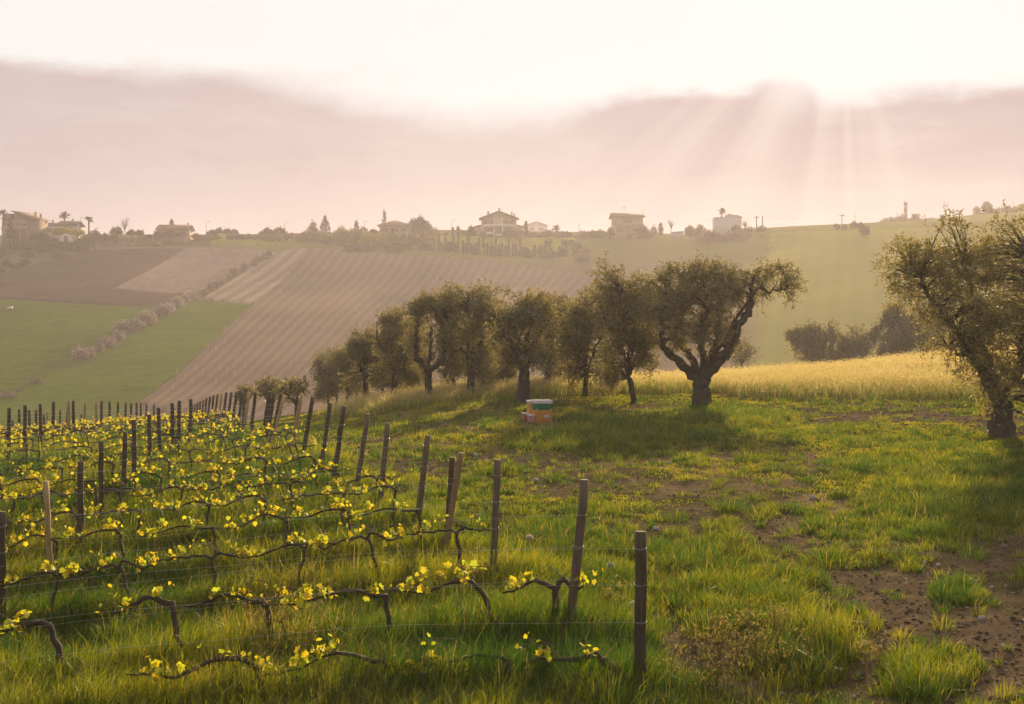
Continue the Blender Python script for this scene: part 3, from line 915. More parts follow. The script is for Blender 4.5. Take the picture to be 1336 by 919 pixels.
FAR_P = [(12, 12, 532, 0), (13, 33, 529, 0), (14, 53, 527, 0), (15, 70, 524, 0), (16, 96, 523, 0), (16, 89.5, 522, 1), (18, 111, 523, 1), (19, 125.5, 523, 1), (20, 133, 523, 0), (21, 143, 524, 0),
         (22, 154, 525, 0), (23, 164, 526, 0), (24, 171, 526, 0), (25, 178, 526, 0), (26, 184, 526, 0), (28, 191, 527, 0), (19, 25, 534, 0), (20, 38, 535, 0), (21, 47, 535, 0), (23, 62, 536, 1), (23, 57, 541, 0),
         (24, 79, 535, 0), (27, 106, 540, 0), (29, 160, 540, 1), (24, 17, 549, 0), (24, 88, 536, 0), (27, 201, 528, 0), (30, 206, 532, 0)]
for k, px, py, pale in FAR_P:
    y = ROW_Y[k - 1] - (.2 if pale else 0)
    lab = 'pale yellowish post standing among the dark posts of the far vine rows' if pale else 'dark upright post standing inside the far vine rows near the crest'
    post(0, y, (YH - py) / F * y, px, px + random.uniform(-2, 2), PALEW if pale else DARKW, .055, lab, 'pale posts inside the far vine rows' if pale else 'dark posts inside the far vine rows', ties=False)

def spline(P, n):
    P = np.asarray(P, float)
    t = np.linspace(0, len(P) - 1, n); out = []
    for v in t:
        i = min(int(v), len(P) - 2); f = v - i
        p0, p1, p2, p3 = P[max(i - 1, 0)], P[i], P[i + 1], P[min(i + 2, len(P) - 1)]
        out.append(.5 * ((2 * p1) + (-p0 + p2) * f + (2 * p0 - 5 * p1 + 4 * p2 - p3) * f * f + (-p0 + 3 * p1 - 3 * p2 + p3) * f ** 3))
    return np.array(out)


# --- vines
LEAF = np.array([(0, 0), (.28, -.10), (.52, .12), (.40, .30), (.58, .58), (.30, .66), (.12, .98), (-.10, .98), (-.30, .66), (-.58, .58), (-.40, .30), (-.52, .12), (-.28, -.10)], float)
def vine_leaves(mb, pos, size, g, simple=False):
    n = len(pos)
    nrm = g.normal(0, 1, (n, 3)); nrm[:, 2] += .5; nrm /= np.linalg.norm(nrm, axis=1)[:, None]
    u = np.cross(nrm, g.normal(0, 1, (n, 3))); u /= np.linalg.norm(u, axis=1)[:, None]
    w = np.cross(nrm, u)
    s = np.broadcast_to(size, (n,))[:, None, None]
    shape = LEAF if not simple else LEAF[[0, 2, 4, 6, 9, 11]]
    k = len(shape)
    curl = -(np.abs(shape[:, 0]) ** 1.5) * .5 - .12 * shape[:, 1] ** 2
    V = pos[:, None] + s * (shape[None, :, :1] * u[:, None] + shape[None, :, 1:] * w[:, None] + curl[None, :, None] * nrm[:, None])
    c = np.array([.90, .60, .030]) * g.uniform(.62, 1.15, (n, 1)) + np.array([-.22, .02, .0]) * g.random((n, 1))
    c = np.where(g.random((n, 1)) < .3, np.array([.52, .56, .04]) * g.uniform(.6, 1.1, (n, 1)), c)
    mid = np.zeros((n, 1, 3)) + (pos + w * s[:, 0] * .35)[:, None]
    V = np.concatenate([V, mid], 1); kk = k + 1
    i = np.arange(n)[:, None, None] * kk
    tri = np.array([(k, a, (a + 1) % k) for a in range(k)])[None]
    mb.add(V.reshape(-1, 3), (i + tri).reshape(-1, 3), np.repeat(c, kk, 0))


def make_vine(seed, far=False, slope=.08, h=.66, arm=1.0, both=False, clusters=5, lush=1.0, tilt=0.0, thick=1.0):
    """a trained vine: trunk, bent arm along the wire, young shoots. The arm runs towards -X and follows the falling row."""
    g = np.random.default_rng(seed)
    sd = 5 if far else 9
    tr = MB(); co = MB(); fo = MB()
    nt = 6 if far else 10
    t = np.linspace(0, 1, nt)
    hx = tilt + g.normal(0, .05)
    P = np.stack([hx * t ** 1.5 + g.normal(0, .012, nt), g.normal(0, .012, nt), -.08 + (h - .02 + .08) * t], 1)
    r = (.030 - .010 * t) * thick * g.uniform(.85, 1.15); r[0] *= 1.25; r[-1] *= 1.35
    bark = (.085, .062, .044)
    tr.tube(P, r, sd, bark, True, .15 if not far else 0, g)
    top = P[-1]
    spots = []
    dirs = [-1] + ([1] if both else [])
    for q, dx in enumerate(dirs):
        L = arm * (1 if q == 0 else .45) * g.uniform(.9, 1.1)
        na = 7 if far else 14
        s = np.linspace(0, 1, na)
        ph = g.uniform(0, 6)
        rise = g.uniform(.02, .10)
        zz = top[2] + rise * np.sin(np.pi * np.minimum(s * 1.6, 1)) + .03 * np.sin(s * 7 + ph) - (slope * L * s if dx < 0 else -slope * L * s) - g.uniform(0, .06) * s
        A = np.stack([top[0] + dx * L * s, top[1] + .03 * np.sin(s * 5 + ph), zz], 1)
        A[0] = top - np.array([0, 0, .02])
        if not far: A[1:] += g.normal(0, .007, (na - 1, 3))
        co.tube(A, (.021 - .014 * s) * thick, sd, bark, True, .17 if not far else 0, g)
        nc = clusters if q == 0 else max(1, clusters // 3)
        for f in np.sort(g.uniform(.12, 1.0, nc)):
            i = f * (na - 1); a = int(i)
            p = A[a] + (A[min(a + 1, na - 1)] - A[a]) * (i - a)
            L2 = g.uniform(.04, .13) * lush
            q1 = p + np.array([g.normal(0, .03), g.normal(0, .03), L2])
            co.tube(np.stack([p, (p + q1) / 2 + g.normal(0, .008, 3), q1]), (.006, .005, .003), 4, (.16, .13, .03), False)
            m = int(g.integers(4, 11) * lush) if not far else int(g.integers(3, 5))
            pp = p + (q1 - p) * g.uniform(.3, 1.25, (m, 1)) + g.normal(0, .035, (m, 3)) * np.array([1.3, 1, .8])
            vine_leaves(fo, pp, g.uniform(.035, .070, m) * (.75 + .35 * lush) if not far else g.uniform(.05, .082, m), g, far)
    if not far:                                # thin pruned canes and fresh shoots
        for k in range(3):
            i = int(g.integers(2, na - 1)); p = A[i]; dx = g.choice([-1, 1]); L = g.uniform(.18, .42)
            e = p + np.array([dx * L, g.normal(0, .06), g.uniform(.02, .2)])
            S = spline([p, (p + e) / 2 + np.array([0, 0, g.uniform(.03, .10)]), e], 7)
            co.tube(S, np.linspace(.0055, .003, 7), 5, (.17, .12, .075), False)
            vine_leaves(fo, S[-1] + g.normal(0, .03, (2, 3)), g.uniform(.03, .05, 2), g)
    return tr, co, fo


NEAR_V = []; FAR_V = []
for s in range(9):
    tr, co, fo = make_vine(500 + s, both=s % 3 == 0, clusters=5 + s % 3, tilt=(-.12, .1, 0, -.2, .05)[s % 5], arm=1.05, thick=.85)
    NEAR_V.append((tr.mesh('trunk', M_BARK, True), co.mesh('cordon', M_BARK, True), fo.mesh('leaves', M_VINE)))
for s in range(8):
    tr, co, fo = make_vine(700 + s, far=True, both=s % 3 == 0, clusters=5 + s % 2, tilt=(-.15, .12, 0, -.25, .05)[s % 5], arm=1.0)
    FAR_V.append((tr.mesh('trunk', M_BARK, True), co.mesh('cordon', M_BARK, True), fo.mesh('leaves', M_VINE)))

# specially shaped vines of the front: (row, trunk pixel x, make_vine settings, label)
SPECIAL = [(1, 832, dict(seed=31, h=.34, arm=.8, clusters=3, tilt=-.32, thick=1.5, slope=.02), 'stout vine curling out from the foot of the thick first end post'),
           (1, 660, dict(seed=32, h=.30, arm=1.1, clusters=5, slope=.04), 'low vine of the first row with single yellow leaf tufts over long grass'),
           (1, 500, dict(seed=33, h=.36, arm=1.2, clusters=6, slope=.06, lush=1.1), 'low vine of the first row with a pale bent cane and yellow leaf tufts'),
           (1, 345, dict(seed=41, h=.36, arm=1.1, clusters=5, slope=.07), 'low vine at the very bottom, between the bent cane and the hook shaped trunk'),
           (2, 726, dict(seed=34, h=.60, arm=.62, clusters=4, both=True, thick=1.6, slope=.04), 'gnarled knotty vine head against the leaning second end post'),
           (2, 655, dict(seed=35, h=.60, arm=.95, clusters=6, tilt=-.18, lush=1.4, slope=.05), 'vine with the fullest yellow leaves in the second row'),
           (2, 512, dict(seed=36, h=.60, arm=1.15, clusters=7, tilt=-.02, lush=1.4, slope=.04), 'straight vine under thick yellow leaf clusters in the second row'),
           (2, 368, dict(seed=37, h=.66, arm=.75, clusters=3, tilt=-.26, thick=1.2, slope=.06), 'bent vine beside dry weeds in the second row'),
           (2, 238, dict(seed=38, h=.74, arm=.55, clusters=3, tilt=-.2, thick=1.6, slope=.07), 'thick dark vine trunk arching over like a hook in the second row'),
           (2, 84, dict(seed=39, h=.66, arm=.8, clusters=3, tilt=-.16, thick=1.5, slope=.08), 'dark arching vine at the picture corner in the second row')]
n_vine = [0]
def place_vine(x, y, meshes, label, group):
    z = float(G(x, y))
    o = empty('grapevine', (x, y, z), label, 'grapevine', group)
    for nm, me in zip(('trunk', 'cordon', 'leaves'), meshes):
        c = bpy.data.objects.new(nm, me); COL.objects.link(c); c.parent = o
    n_vine[0] += 1
    return o

for k, px, kw, lab in SPECIAL:
    kw = dict(kw); tr, co, fo = make_vine(kw.pop('seed'), **kw)
    y = ROW_Y[k - 1]
    place_vine((px - CX) / F * y, y, (tr.mesh('trunk', M_BARK, True), co.mesh('cordon', M_BARK, True), fo.mesh('leaves', M_VINE)), lab, 'vines of the front rows')
for k in range(3, 31):
    y = ROW_Y[k - 1]
    x = E_X[k] - .25; j = 0
    step = 1.06 if k < 9 else 1.2
    while x > -(.43 * y + .3):
        j += 1
        if k <= 12:
            lab = f'gnarled grapevine with yellow young leaves, {ORD[min(j, 20)]} from the end post in the {ORD[k]} row'
            me = NEAR_V[(k * 5 + j * 3) % 9] if k <= 9 else FAR_V[(k * 3 + j * 5) % 8]
            grp = 'vines of the middle rows'
        else:
            lab = 'small distant grapevine with yellow young leaves in the dense far rows below the crest'
            me = FAR_V[(k * 3 + j * 5) % 8]; grp = 'vines of the far rows'
        place_vine(x + random.uniform(-.15, .15), y + random.uniform(-.06, .06), me, lab, grp)
        x -= step * random.uniform(.9, 1.1)
print('vines', n_vine[0])

# --- wires
for k in range(1, 13):
    y = ROW_Y[k - 1]
    xs = np.linspace(E_X[k] + (.0 if k > 1 else 0), -(.43 * y + 1.0), 14)
    lean = {2: .17, 5: .2, 6: .18, 7: .3, 8: .28}.get(k, .12)
    for hz, nm in ((.66, 'bottom'), (1.0, 'middle'), (1.33, 'top')):
        zz = G(xs, np.full_like(xs, y)) + hz
        xx = xs.copy(); xx[0] += lean * hz / 1.5
        mb = MB(); mb.tube(np.stack([xx, np.full_like(xs, y) - .055, zz - .02 * np.sin(np.linspace(0, 9, 14)) ** 2], 1), max(.0011, y * .000075), 4, (1, 1, 1), False)
        tag(mb.build('trellis_wire', M_WIRE), f'thin steel {nm} wire strung along the {ORD[k]} vine row', 'wire', 'wires of the vine rows')
# anchor wires of the end posts
for k, lab in ((6, 'slanting anchor wire of the sixth end post'), (7, 'slanting anchor wire of the seventh end post')):
    y = ROW_Y[k - 1]; tp = dict((e[0], e[1]) for e in ENDS)[k]
    x1 = (tp[0] - CX) / F * y; z1 = (YH - tp[1]) / F * y - .3
    x2 = x1 + .75; z2 = float(G(x2, y))
    mb = MB(); mb.tube(np.array([(x1 - .04, y - .02, z1), ((x1 + x2) / 2, y, (z1 + z2) / 2), (x2, y, z2 - .03)]), .0035, 4, (1, 1, 1), False)
    tag(mb.build('anchor_wire', M_WIRE), lab, 'wire', 'anchor wires')

# ------------------------------------------------------------------ olive trees
def olive(loc, label, group, seed, trunk, limbs, lobes, n_twig=150, per=60, leaf=(.10, .028), bark=(.085, .066, .05), tone=1.0, spread=.26, cat='olive tree', name='olive_tree', warm=0.0):
    """trunk = (height of fork, base radius, fork radius, lean x, lean y); limbs = [(points relative to the base), radius start, radius end];
    lobes = [(x, y, z, rx, ry, rz, weight)] crown masses relative to the base"""
    g = np.random.default_rng(seed)
    root = empty(name, loc, label, cat, group)
    H, r0, r1, lx, ly = trunk
    n = 14; t = np.linspace(0, 1, n)
    P = np.stack([lx * t ** 1.3 + g.normal(0, r0 * .05, n), ly * t + g.normal(0, r0 * .05, n), -.15 + (H + .15) * t], 1)
    rad = (r1 + (r0 - r1) * (1 - t) ** 2.2 + r1 * .10 * t ** 4) * np.where(t > .86, 1 - (t - .86) * 4.2, 1)
    sides = 16
    mb = MB()
    an = np.arange(sides) / sides * 2 * np.pi
    mb.tube(P, rad, sides, bark, True, 0)
    # ribs and hollows of an old trunk
    V = mb.v[0].reshape(n, sides, 3)
    ph = g.uniform(0, 6, 3)
    rib = 1 + .13 * np.sin(an[None] * 3 + ph[0] + t[:, None] * 3) + .09 * np.sin(an[None] * 5 + ph[1] - t[:, None] * 4) + g.normal(0, .03, (n, sides))
    V[:] = P[:, None] + (V - P[:, None]) * rib[..., None]
    fork = P[-1]
    segs = []
    for pts, a, c in limbs:
        pp = np.array(pts, float)
        pp = np.concatenate([[fork - np.array([0, 0, r1 * 1.3])], pp])
        m = max(8, int(len(pp) * 6))
        S = spline(pp, m); S[2:] += g.normal(0, .02 + a * .15, (m - 2, 3))
        rr = np.linspace(a, c, m) * (1 + .10 * np.sin(np.arange(m) * 1.3 + g.uniform(0, 6)))
        mb.tube(S, rr, 9, bark, True, .05, g)
        segs.append(S)
    mb.build('trunk', M_BARK, root, True)
    allp = np.concatenate(segs) if segs else P[-2:]
    # twigs
    br = MB(); cr = MB()
    W = np.array([l[6] for l in lobes], float); W /= W.sum()
    ends = []
    for i in range(n_twig):
        l = lobes[g.choice(len(lobes), p=W)]
        d = g.normal(0, 1, 3); d /= np.linalg.norm(d)
        q = np.array(l[:3]) + d * g.random() ** .42 * np.array(l[3:6]) * g.uniform(.85, 1.12)
        j = np.argmin(((allp - q) ** 2).sum(1) + .6 * np.maximum(allp[:, 2] - q[2] + .2, 0) ** 2)
        a = allp[j]
        mid = (a + q) / 2 + g.normal(0, .08, 3) + np.array([0, 0, .12 * np.linalg.norm(q - a)])
        S = spline([a, mid, q], 6)
        L = np.linalg.norm(q - a)
        br.tube(S, np.linspace(.012 + .012 * L, .005, 6), 5, bark, False)
        ends.append((q, (q - mid) / (np.linalg.norm(q - mid) + 1e-6), S))
    k = 0
    for q, dr, S in ends:
        m = int(per * g.uniform(.5, 1.5))
        sp = spread * g.uniform(.6, 1.35)
        # leaves strung along hanging shoots
        ns = max(3, m // 9)
        sh = g.normal(0, 1, (ns, 3)); sh += dr * .9; sh[:, 2] += .15; sh /= np.linalg.norm(sh, axis=1)[:, None]
        st = q + g.normal(0, sp * .35, (ns, 3))
        f = g.random((m, 1)); which = g.integers(0, ns, m)
        pos = st[which] + sh[which] * f * sp * 1.5 + np.array([0, 0, -1]) * (f * sp) ** 2 * 1.1 + g.normal(0, .02, (m, 3))
        col = np.array([.148, .148, .048]) * g.uniform(.55, 1.5, (m, 1)) * tone
        col = np.where(g.random((m, 1)) < .25, np.array([.27, .235, .11]) * tone, col)
        col = col + np.array([.05, .02, .0]) * warm * g.random((m, 1))
        s = leaf[0] * g.uniform(.7, 1.25, m)
        cr.leaves(pos, s, s * leaf[1] / leaf[0], col, g, .1, sh[which] * .9)
    br.build('branches', M_BARK, root, True)
    cr.build('crown', M_OLIVE, root)
    return root


def pxm(bx, by, Y):
    """returns a function turning photo pixels at this depth into metres from the tree's base"""
    z0 = (YH - by) / F * Y
    return lambda px, py, dy=0.0: ((px - bx) / F * Y, dy, (YH - py) / F * Y - z0)


# --- the big olive
p = hit([915], [531])[0]; Y = p[1]; q = pxm(915, 531, Y); u = Y / F
def lobe(px, py, rx, ry, dy=0., w=None, depth=None, q_=None, u_=None):
    q_ = q_ or q; u_ = u_ or u
    x, y, z = q_(px, py, dy)
    return (x, y, z, rx * u_, (depth if depth else (rx + ry) / 2 * u_), ry * u_, w if w else rx * ry)
G_ROW = 'olive trees standing in a row between vineyard and golden grass'
olive((p[0], p[1], float(G(p[0], p[1]))), 'large old olive with thick forked trunk and wide crown, one branch reaching over the grass', G_ROW, 11,
      (1.25, .42, .29, 0.0, 0), [
          ([q(890, 475), q(868, 455, -.1), q(862, 430, -.2), q(868, 395, -.3)], .20, .06),
          ([q(905, 470, .3), q(885, 440, .5), q(895, 410, .6), q(910, 385, .6)], .17, .05),
          ([q(935, 470, -.2), q(952, 447, -.2), q(962, 425, -.2), q(978, 405, -.1), q(979, 385, 0), q(985, 360, .1)], .22, .07),
          ([q(930, 470, .4), q(940, 440, .6), q(944, 410, .7), q(945, 380, .8)], .18, .06),
          ([q(915, 465, -.5), q(908, 440, -.9), q(915, 405, -1.1), q(915, 375, -1.0)], .16, .05),
          ([q(981, 385, 0), q(1002, 382, -.2), q(1026, 376, -.2)], .07, .03)],
      [lobe(922, 352, 36, 14, .3, 800), lobe(925, 368, 48, 22, .3), lobe(880, 378, 40, 28, 0), lobe(866, 364, 30, 16, .2, 500), lobe(972, 364, 26, 15, .1, 420), lobe(1015, 352, 18, 10, .1, 220), lobe(1036, 376, 10, 12, .1, 120), lobe(905, 395, 45, 30, -.8), lobe(940, 395, 35, 30, .6), lobe(868, 410, 28, 26, -.3), lobe(958, 382, 24, 20, .2),
       lobe(1002, 363, 36, 16, 0, 700), lobe(1028, 372, 14, 22, -.2, 300), lobe(990, 388, 16, 12, .1, 200), lobe(890, 425, 34, 24, -.9, 700), lobe(925, 430, 26, 20, -.9, 350), lobe(945, 420, 18, 16, .5, 250), lobe(870, 440, 24, 24, .2, 650), lobe(905, 445, 34, 22, -.6, 600), lobe(850, 400, 22, 26, -.5, 500), lobe(945, 440, 16, 16, -.4, 200)],
      n_twig=560, per=62, leaf=(.125, .036), spread=.27, warm=.6)

# --- the olive at the picture edge
p = hit([1308], [573])[0]; Y = p[1]; q = pxm(1308, 573, Y); u = Y / F
olive((p[0], p[1], float(G(p[0], p[1]))), 'big sprawling olive at the picture edge with fluted trunk and low hanging twigs', 'big olives', 12,
      (1.25, .42, .27, -.12, 0), [
          ([q(1290, 500, -.1), q(1268, 470, -.2), q(1240, 430, -.3), q(1215, 395, -.2), q(1200, 365, 0)], .15, .04),
          ([q(1300, 490, .4), q(1290, 440, .8), q(1285, 390, .9), q(1275, 345, .9)], .14, .04),
          ([q(1315, 490, -.4), q(1325, 440, -.7), q(1330, 390, -.7), q(1330, 330, -.6)], .15, .04),
          ([q(1330, 490, .3), q(1370, 450, .5), q(1400, 400, .5), q(1410, 350, .4)], .14, .04),
          ([q(1262, 470, -.3), q(1240, 460, -.6), q(1225, 450, -.7)], .06, .02)],
      [lobe(1205, 370, 45, 42, 0), lobe(1195, 338, 34, 24, .1, 700), lobe(1260, 350, 55, 40, .4), lobe(1310, 335, 60, 42, -.3), lobe(1250, 410, 55, 45, -.5), lobe(1320, 400, 60, 50, -.8), lobe(1290, 450, 55, 40, -.9), lobe(1245, 455, 40, 32, -.4, 900), lobe(1380, 370, 60, 60, .3), lobe(1370, 440, 50, 45, -.4),
       lobe(1345, 515, 22, 28, -.6, 350), lobe(1268, 505, 22, 20, -.9, 160), lobe(1250, 490, 20, 20, -.8, 200), lobe(1245, 300, 30, 16, .2, 250), lobe(1320, 296, 30, 14, -.4, 300), lobe(1170, 350, 16, 20, 0, 150), lobe(1355, 500, 24, 30, -.6, 500), lobe(1290, 495, 34, 30, -1.0, 700), lobe(1352, 545, 18, 26, -1.0, 250), lobe(1262, 525, 12, 16, -1.0, 60)],
      n_twig=900, per=58, leaf=(.105, .032), spread=.26, warm=1.0, tone=1.25, bark=(.11, .085, .062))


# --- the row: (trunk px, base py, crown top py, crown x0, x1, crown bottom py, trunk radius m, fork py, depth or None, seed, label)
ROW = [(828, 527, 350, 782, 858, 505, .17, 490, 48, 21, 'olive with slim slanting trunk, its tall crown touching the large forked olive'),
       (763, 523, 374, 726, 800, 500, .15, 488, 52, 22, 'olive with slim straight trunk and a drooping round crown before golden grass'),
       (711, 512, 384, 690, 745, 478, .26, 470, 57, 23, 'olive with a smooth slanting trunk just behind the thick lumpy trunk by the hive'),
       (682, 529, 381, 640, 722, 478, .36, 478, 49, 24, 'old olive with a thick lumpy trunk standing right behind the beehive'),
       (666, 524, 440, 640, 690, 500, .12, 497, 62, 25, 'small thin olive in the gap behind the thick lumpy trunk'),
       (614, 521, 377, 572, 655, 490, .24, 475, 56, 26, 'tall olive with dense high crown and straight grey trunk'),
       (595, 525, 420, 575, 625, 505, .15, 492, 64, 27, 'olive with short reddish trunk half hidden behind the dense tall one'),
       (560, 527, 388, 532, 596, 470, .26, 478, 57, 28, 'olive whose dark trunk splits into an open U of bare limbs'),
       (541, 526, 440, 522, 566, 508, .12, 500, 68, 29, 'small olive with thin trunk between two bigger olives at the mound'),
       (512, 529, 404, 486, 548, 500, .22, 485, 62, 30, 'dense olive with a feathery pointed top and a dark trunk'),
       (500, 531, 425, 478, 520, 505, .12, 500, 70, 31, 'olive with a low forked trunk below the feathery pointed crown'),
       (478, 533, 436, 454, 506, 505, .22, 490, 68, 32, 'dark rounded olive with stout trunk near the small end of the row'),
       (453, 535, 447, 436, 476, 512, .15, 497, 76, 33, 'small olive with a slim trunk and yellowish lower leaves'),
       (642, 526, 398, 612, 672, 502, .15, 492, 65, 35, 'olive set back behind the row, its crown filling the space beside the lumpy trunk'),
       (738, 517, 402, 708, 760, 498, .13, 490, 64, 36, 'olive set back behind the row between the smooth slanting and slim straight trunks'),
       (528, 528, 412, 500, 560, 505, .14, 495, 72, 37, 'olive set back behind the row, between the U shaped and feathery ones'),
       (466, 534, 444, 444, 490, 514, .12, 500, 80, 38, 'olive set back behind the stout trunked rounded one near the row end'),
       (440, 534, 456, 418, 460, 518, .12, 503, 84, 39, 'olive set back just before the smallest one at the row end'),
       (428, 534, 463, 403, 450, 520, .14, 510, 86, 34, 'smallest rounded olive where the row ends beside the vineyard posts')]
for bx, by, ty, x0, x1, cb, tr, fy, Y, seed, lab in ROW:
    g = random.Random(seed)
    X = (bx - CX) / F * Y; zg = float(G(X, Y)); u = Y / F
    by2 = YH - zg / u                       # where the ground really is at this depth
    q = pxm(bx, by2, Y)
    lb = lambda px, py, rx, ry, dy=0., w=None: lobe(px, py, rx, ry, dy, w, None, q, u)
    cw = x1 - x0; ch = cb - ty; mx = (x0 + x1) / 2
    lobes = [lb(mx, ty + ch * .38, cw * .44, ch * .42, 0)]
    for k in range(14):
        lobes.append(lb(x0 + cw * g.uniform(.12, .88), ty + ch * (g.uniform(.10, .92)), cw * g.uniform(.15, .26), ch * g.uniform(.12, .22), g.uniform(-1, 1) * cw * u * .33, cw * ch * .075))
    limbs = []
    x0 -= cw * .22; x1 += cw * .22; cb += 6; cw = x1 - x0
    hf = q(bx, fy)[2]
    if seed == 28:
        limbs = [([q(545, 465), q(544, 435), q(548, 408)], .15, .06), ([q(575, 470), q(580, 450), q(577, 430), q(568, 410)], .16, .06), ([q(561, 455, .2), q(562, 425, .3)], .09, .05)]
        lobes = [lb(562, 402, 30, 12), lb(545, 412, 16, 18), lb(584, 412, 16, 22), lb(540, 440, 10, 26, .3), lb(590, 450, 10, 30, .4), lb(560, 394, 22, 8), lb(565, 450, 24, 30, 1.3, 250), lb(588, 480, 14, 12, .2, 150)]
    else:
        for k in range(4):
            ax = x0 + cw * (.2 + .2 * k) + g.uniform(-4, 4); dy = g.uniform(-.7, .7)
            limbs.append(([q(bx + (ax - bx) * .45, fy - (fy - ty) * .30, dy * .5), q(ax, ty + ch * .40, dy)], tr * .42, .03))
        limbs.append(([q(bx + g.uniform(-4, 4), fy - (fy - ty) * .35, .1), q(mx + g.uniform(-8, 8), ty + ch * .25, .2)], tr * .42, .03))
    lean = (g.uniform(-.15, .15) if seed != 21 else -.25)
    if seed == 23: lean = .25
    area = cw * ch * u * u
    olive((X, Y, zg), lab, G_ROW, seed, (max(.5, hf), tr * .84, tr * .58, lean, 0), limbs, lobes, n_twig=int(29 * area + 60), per=42, leaf=(.135, .044), spread=.28, warm=.5, tone=1.05, bark=(.07, .055, .043))

# --- olives beyond: bare-armed pair by the vineyard, and the clump past the golden field
BEY = [(388, 541, 494, 362, 404, 522, .12, 526, 62, 41, 'sparse olive with dark twisting arms behind the leaning vineyard posts', .5),
       (352, 542, 496, 330, 372, 522, .12, 524, 66, 42, 'sparse greyish olive rising behind the far end posts', .5),
       (318, 545, 500, 306, 334, 530, .10, 530, 72, 43, 'little sparse olive low behind the packed far end posts', .45),
       (1062, 478, 424, 1028, 1098, 486, .13, 470, 112, 44, 'low wide bushy olive past the golden field, on its own', 1.0),
       (1118, 480, 424, 1094, 1148, 486, .12, 470, 114, 45, 'low bushy olive between its taller and wider neighbours past the golden field', .9),
       (1166, 480, 392, 1140, 1198, 486, .14, 468, 112, 46, 'taller bushy olive past the golden field, partly behind the sprawling one', 1.2),
       (1206, 478, 405, 1190, 1240, 486, .14, 468, 110, 47, 'bushy olive past the golden field, hidden mostly by the sprawling one', 1.0),
       (968, 492, 443, 950, 992, 480, .10, 472, 104, 48, 'thin twiggy olive seen under the reaching branch of the large one', .45)]
for bx, by, ty, x0, x1, cb, tr, fy, Y, seed, lab, dn in BEY:
    g = random.Random(seed)
    X = (bx - CX) / F * Y; zg = float(G(X, Y)); u = Y / F
    q = pxm(bx, YH - zg / u, Y)
    lb = lambda px, py, rx, ry, dy=0., w=None: lobe(px, py, rx, ry, dy, w, None, q, u)
    cw = x1 - x0; ch = cb - ty
    lobes = [lb((x0 + x1) / 2, ty + ch * .45, cw * .38, ch * .42, 0)] + [lb(x0 + cw * g.uniform(.12, .88), ty + ch * g.uniform(.15, .85), cw * g.uniform(.13, .2), ch * g.uniform(.14, .25), g.uniform(-1, 1) * cw * u * .3) for k in range(7)]
    limbs = [([q(bx + (ax - bx) * .5, fy - 8, 0), q(ax, ty + ch * .4, g.uniform(-.4, .4))], tr * .6, .03) for ax in (x0 + cw * .15, x0 + cw * .4, x0 + cw * .65, x0 + cw * .88)]
    area = cw * ch * u * u
    olive((X, Y, zg), lab, 'olives beyond the near fields', seed, (max(.4, q(bx, fy)[2]), tr * 1.4, tr, 0, 0), limbs, lobes, n_twig=int((30 * area + 60) * dn), per=int(34 * min(1, dn + .1)), leaf=(.2, .075), spread=.3, tone=1.0, warm=.3)

# ------------------------------------------------------------------ beehives
def hive(px, py, Y, wpx, hpx, body, sup, label, rz, lid_h=.10, front=(.45, .24, .20), extras=True):
    u = Y / F; W = wpx * u; H = hpx * u
    X = (px - CX) * u
    z = float(GF(X, Y))
    o = empty('beehive', (X, Y, z), label, 'beehive', 'beehives in the grass', rz)
    D = W * .85
    hb = H * .56; hs = H * .27; w2 = W / 2
    def bev(a, c, col, name, par, mat=M_PAINT, bevel=.006):
        mb = MB(); mb.box(a, c, col); ob = mb.build(name, mat, par)
        m = ob.modifiers.new('b', 'BEVEL'); m.width = bevel; m.segments = 2
        return ob
    bev((-w2, -D / 2, .0), (w2, D / 2, hb), body, 'brood_box', o)
    s0 = bev((-w2 + .004, -D / 2 + .004, hb + .004), (w2 - .004, D / 2 - .004, hb + hs), sup, 'super', o)
    bev((-w2 - .02, -D / 2 - .02, hb + hs + .003), (w2 + .02, D / 2 + .02, hb + hs + lid_h), (.62, .56, .54), 'lid', o, M_METAL)
    # landing side on the short end: porch, entrance and board
    bev((-w2 - .15, -D * .42, .02), (-w2 - .004, D * .42, hb * .55), front, 'porch', o)
    bev((-w2 - .18, -D * .45, hb * .55 + .004), (-w2 - .006, D * .45, hb * .55 + .03), (.60, .54, .52), 'porch_roof', o)
    if extras:
        pl = bev((.02, -D / 2 - .014, hb * .42), (.15, -D / 2 - .002, hb * .62), (.52, .50, .50), 'handle_plate', o, M_METAL, .003)
        for sx in (-w2 + .03, w2 - .05):
            bev((sx, -D / 2 - .012, hb - .03), (sx + .025, -D / 2 - .0005, hb + .05), (.5, .48, .46), 'clip', o, M_METAL, .002)
    return o

hp = hit([705], [550])[0]; HY = float(hp[1])
hive(707, 550, HY, 22, 30, (.50, .21, .045), (.018, .16, .065), 'orange beehive with a green upper box and a white lid', R(14))
hive(695, 548, HY + .75, 13, 27, (.68, .34, .11), (.60, .36, .14), 'narrow pale orange beehive with a white lid peeping out behind the green and orange one', R(14), .08, (.42, .17, .15), False)

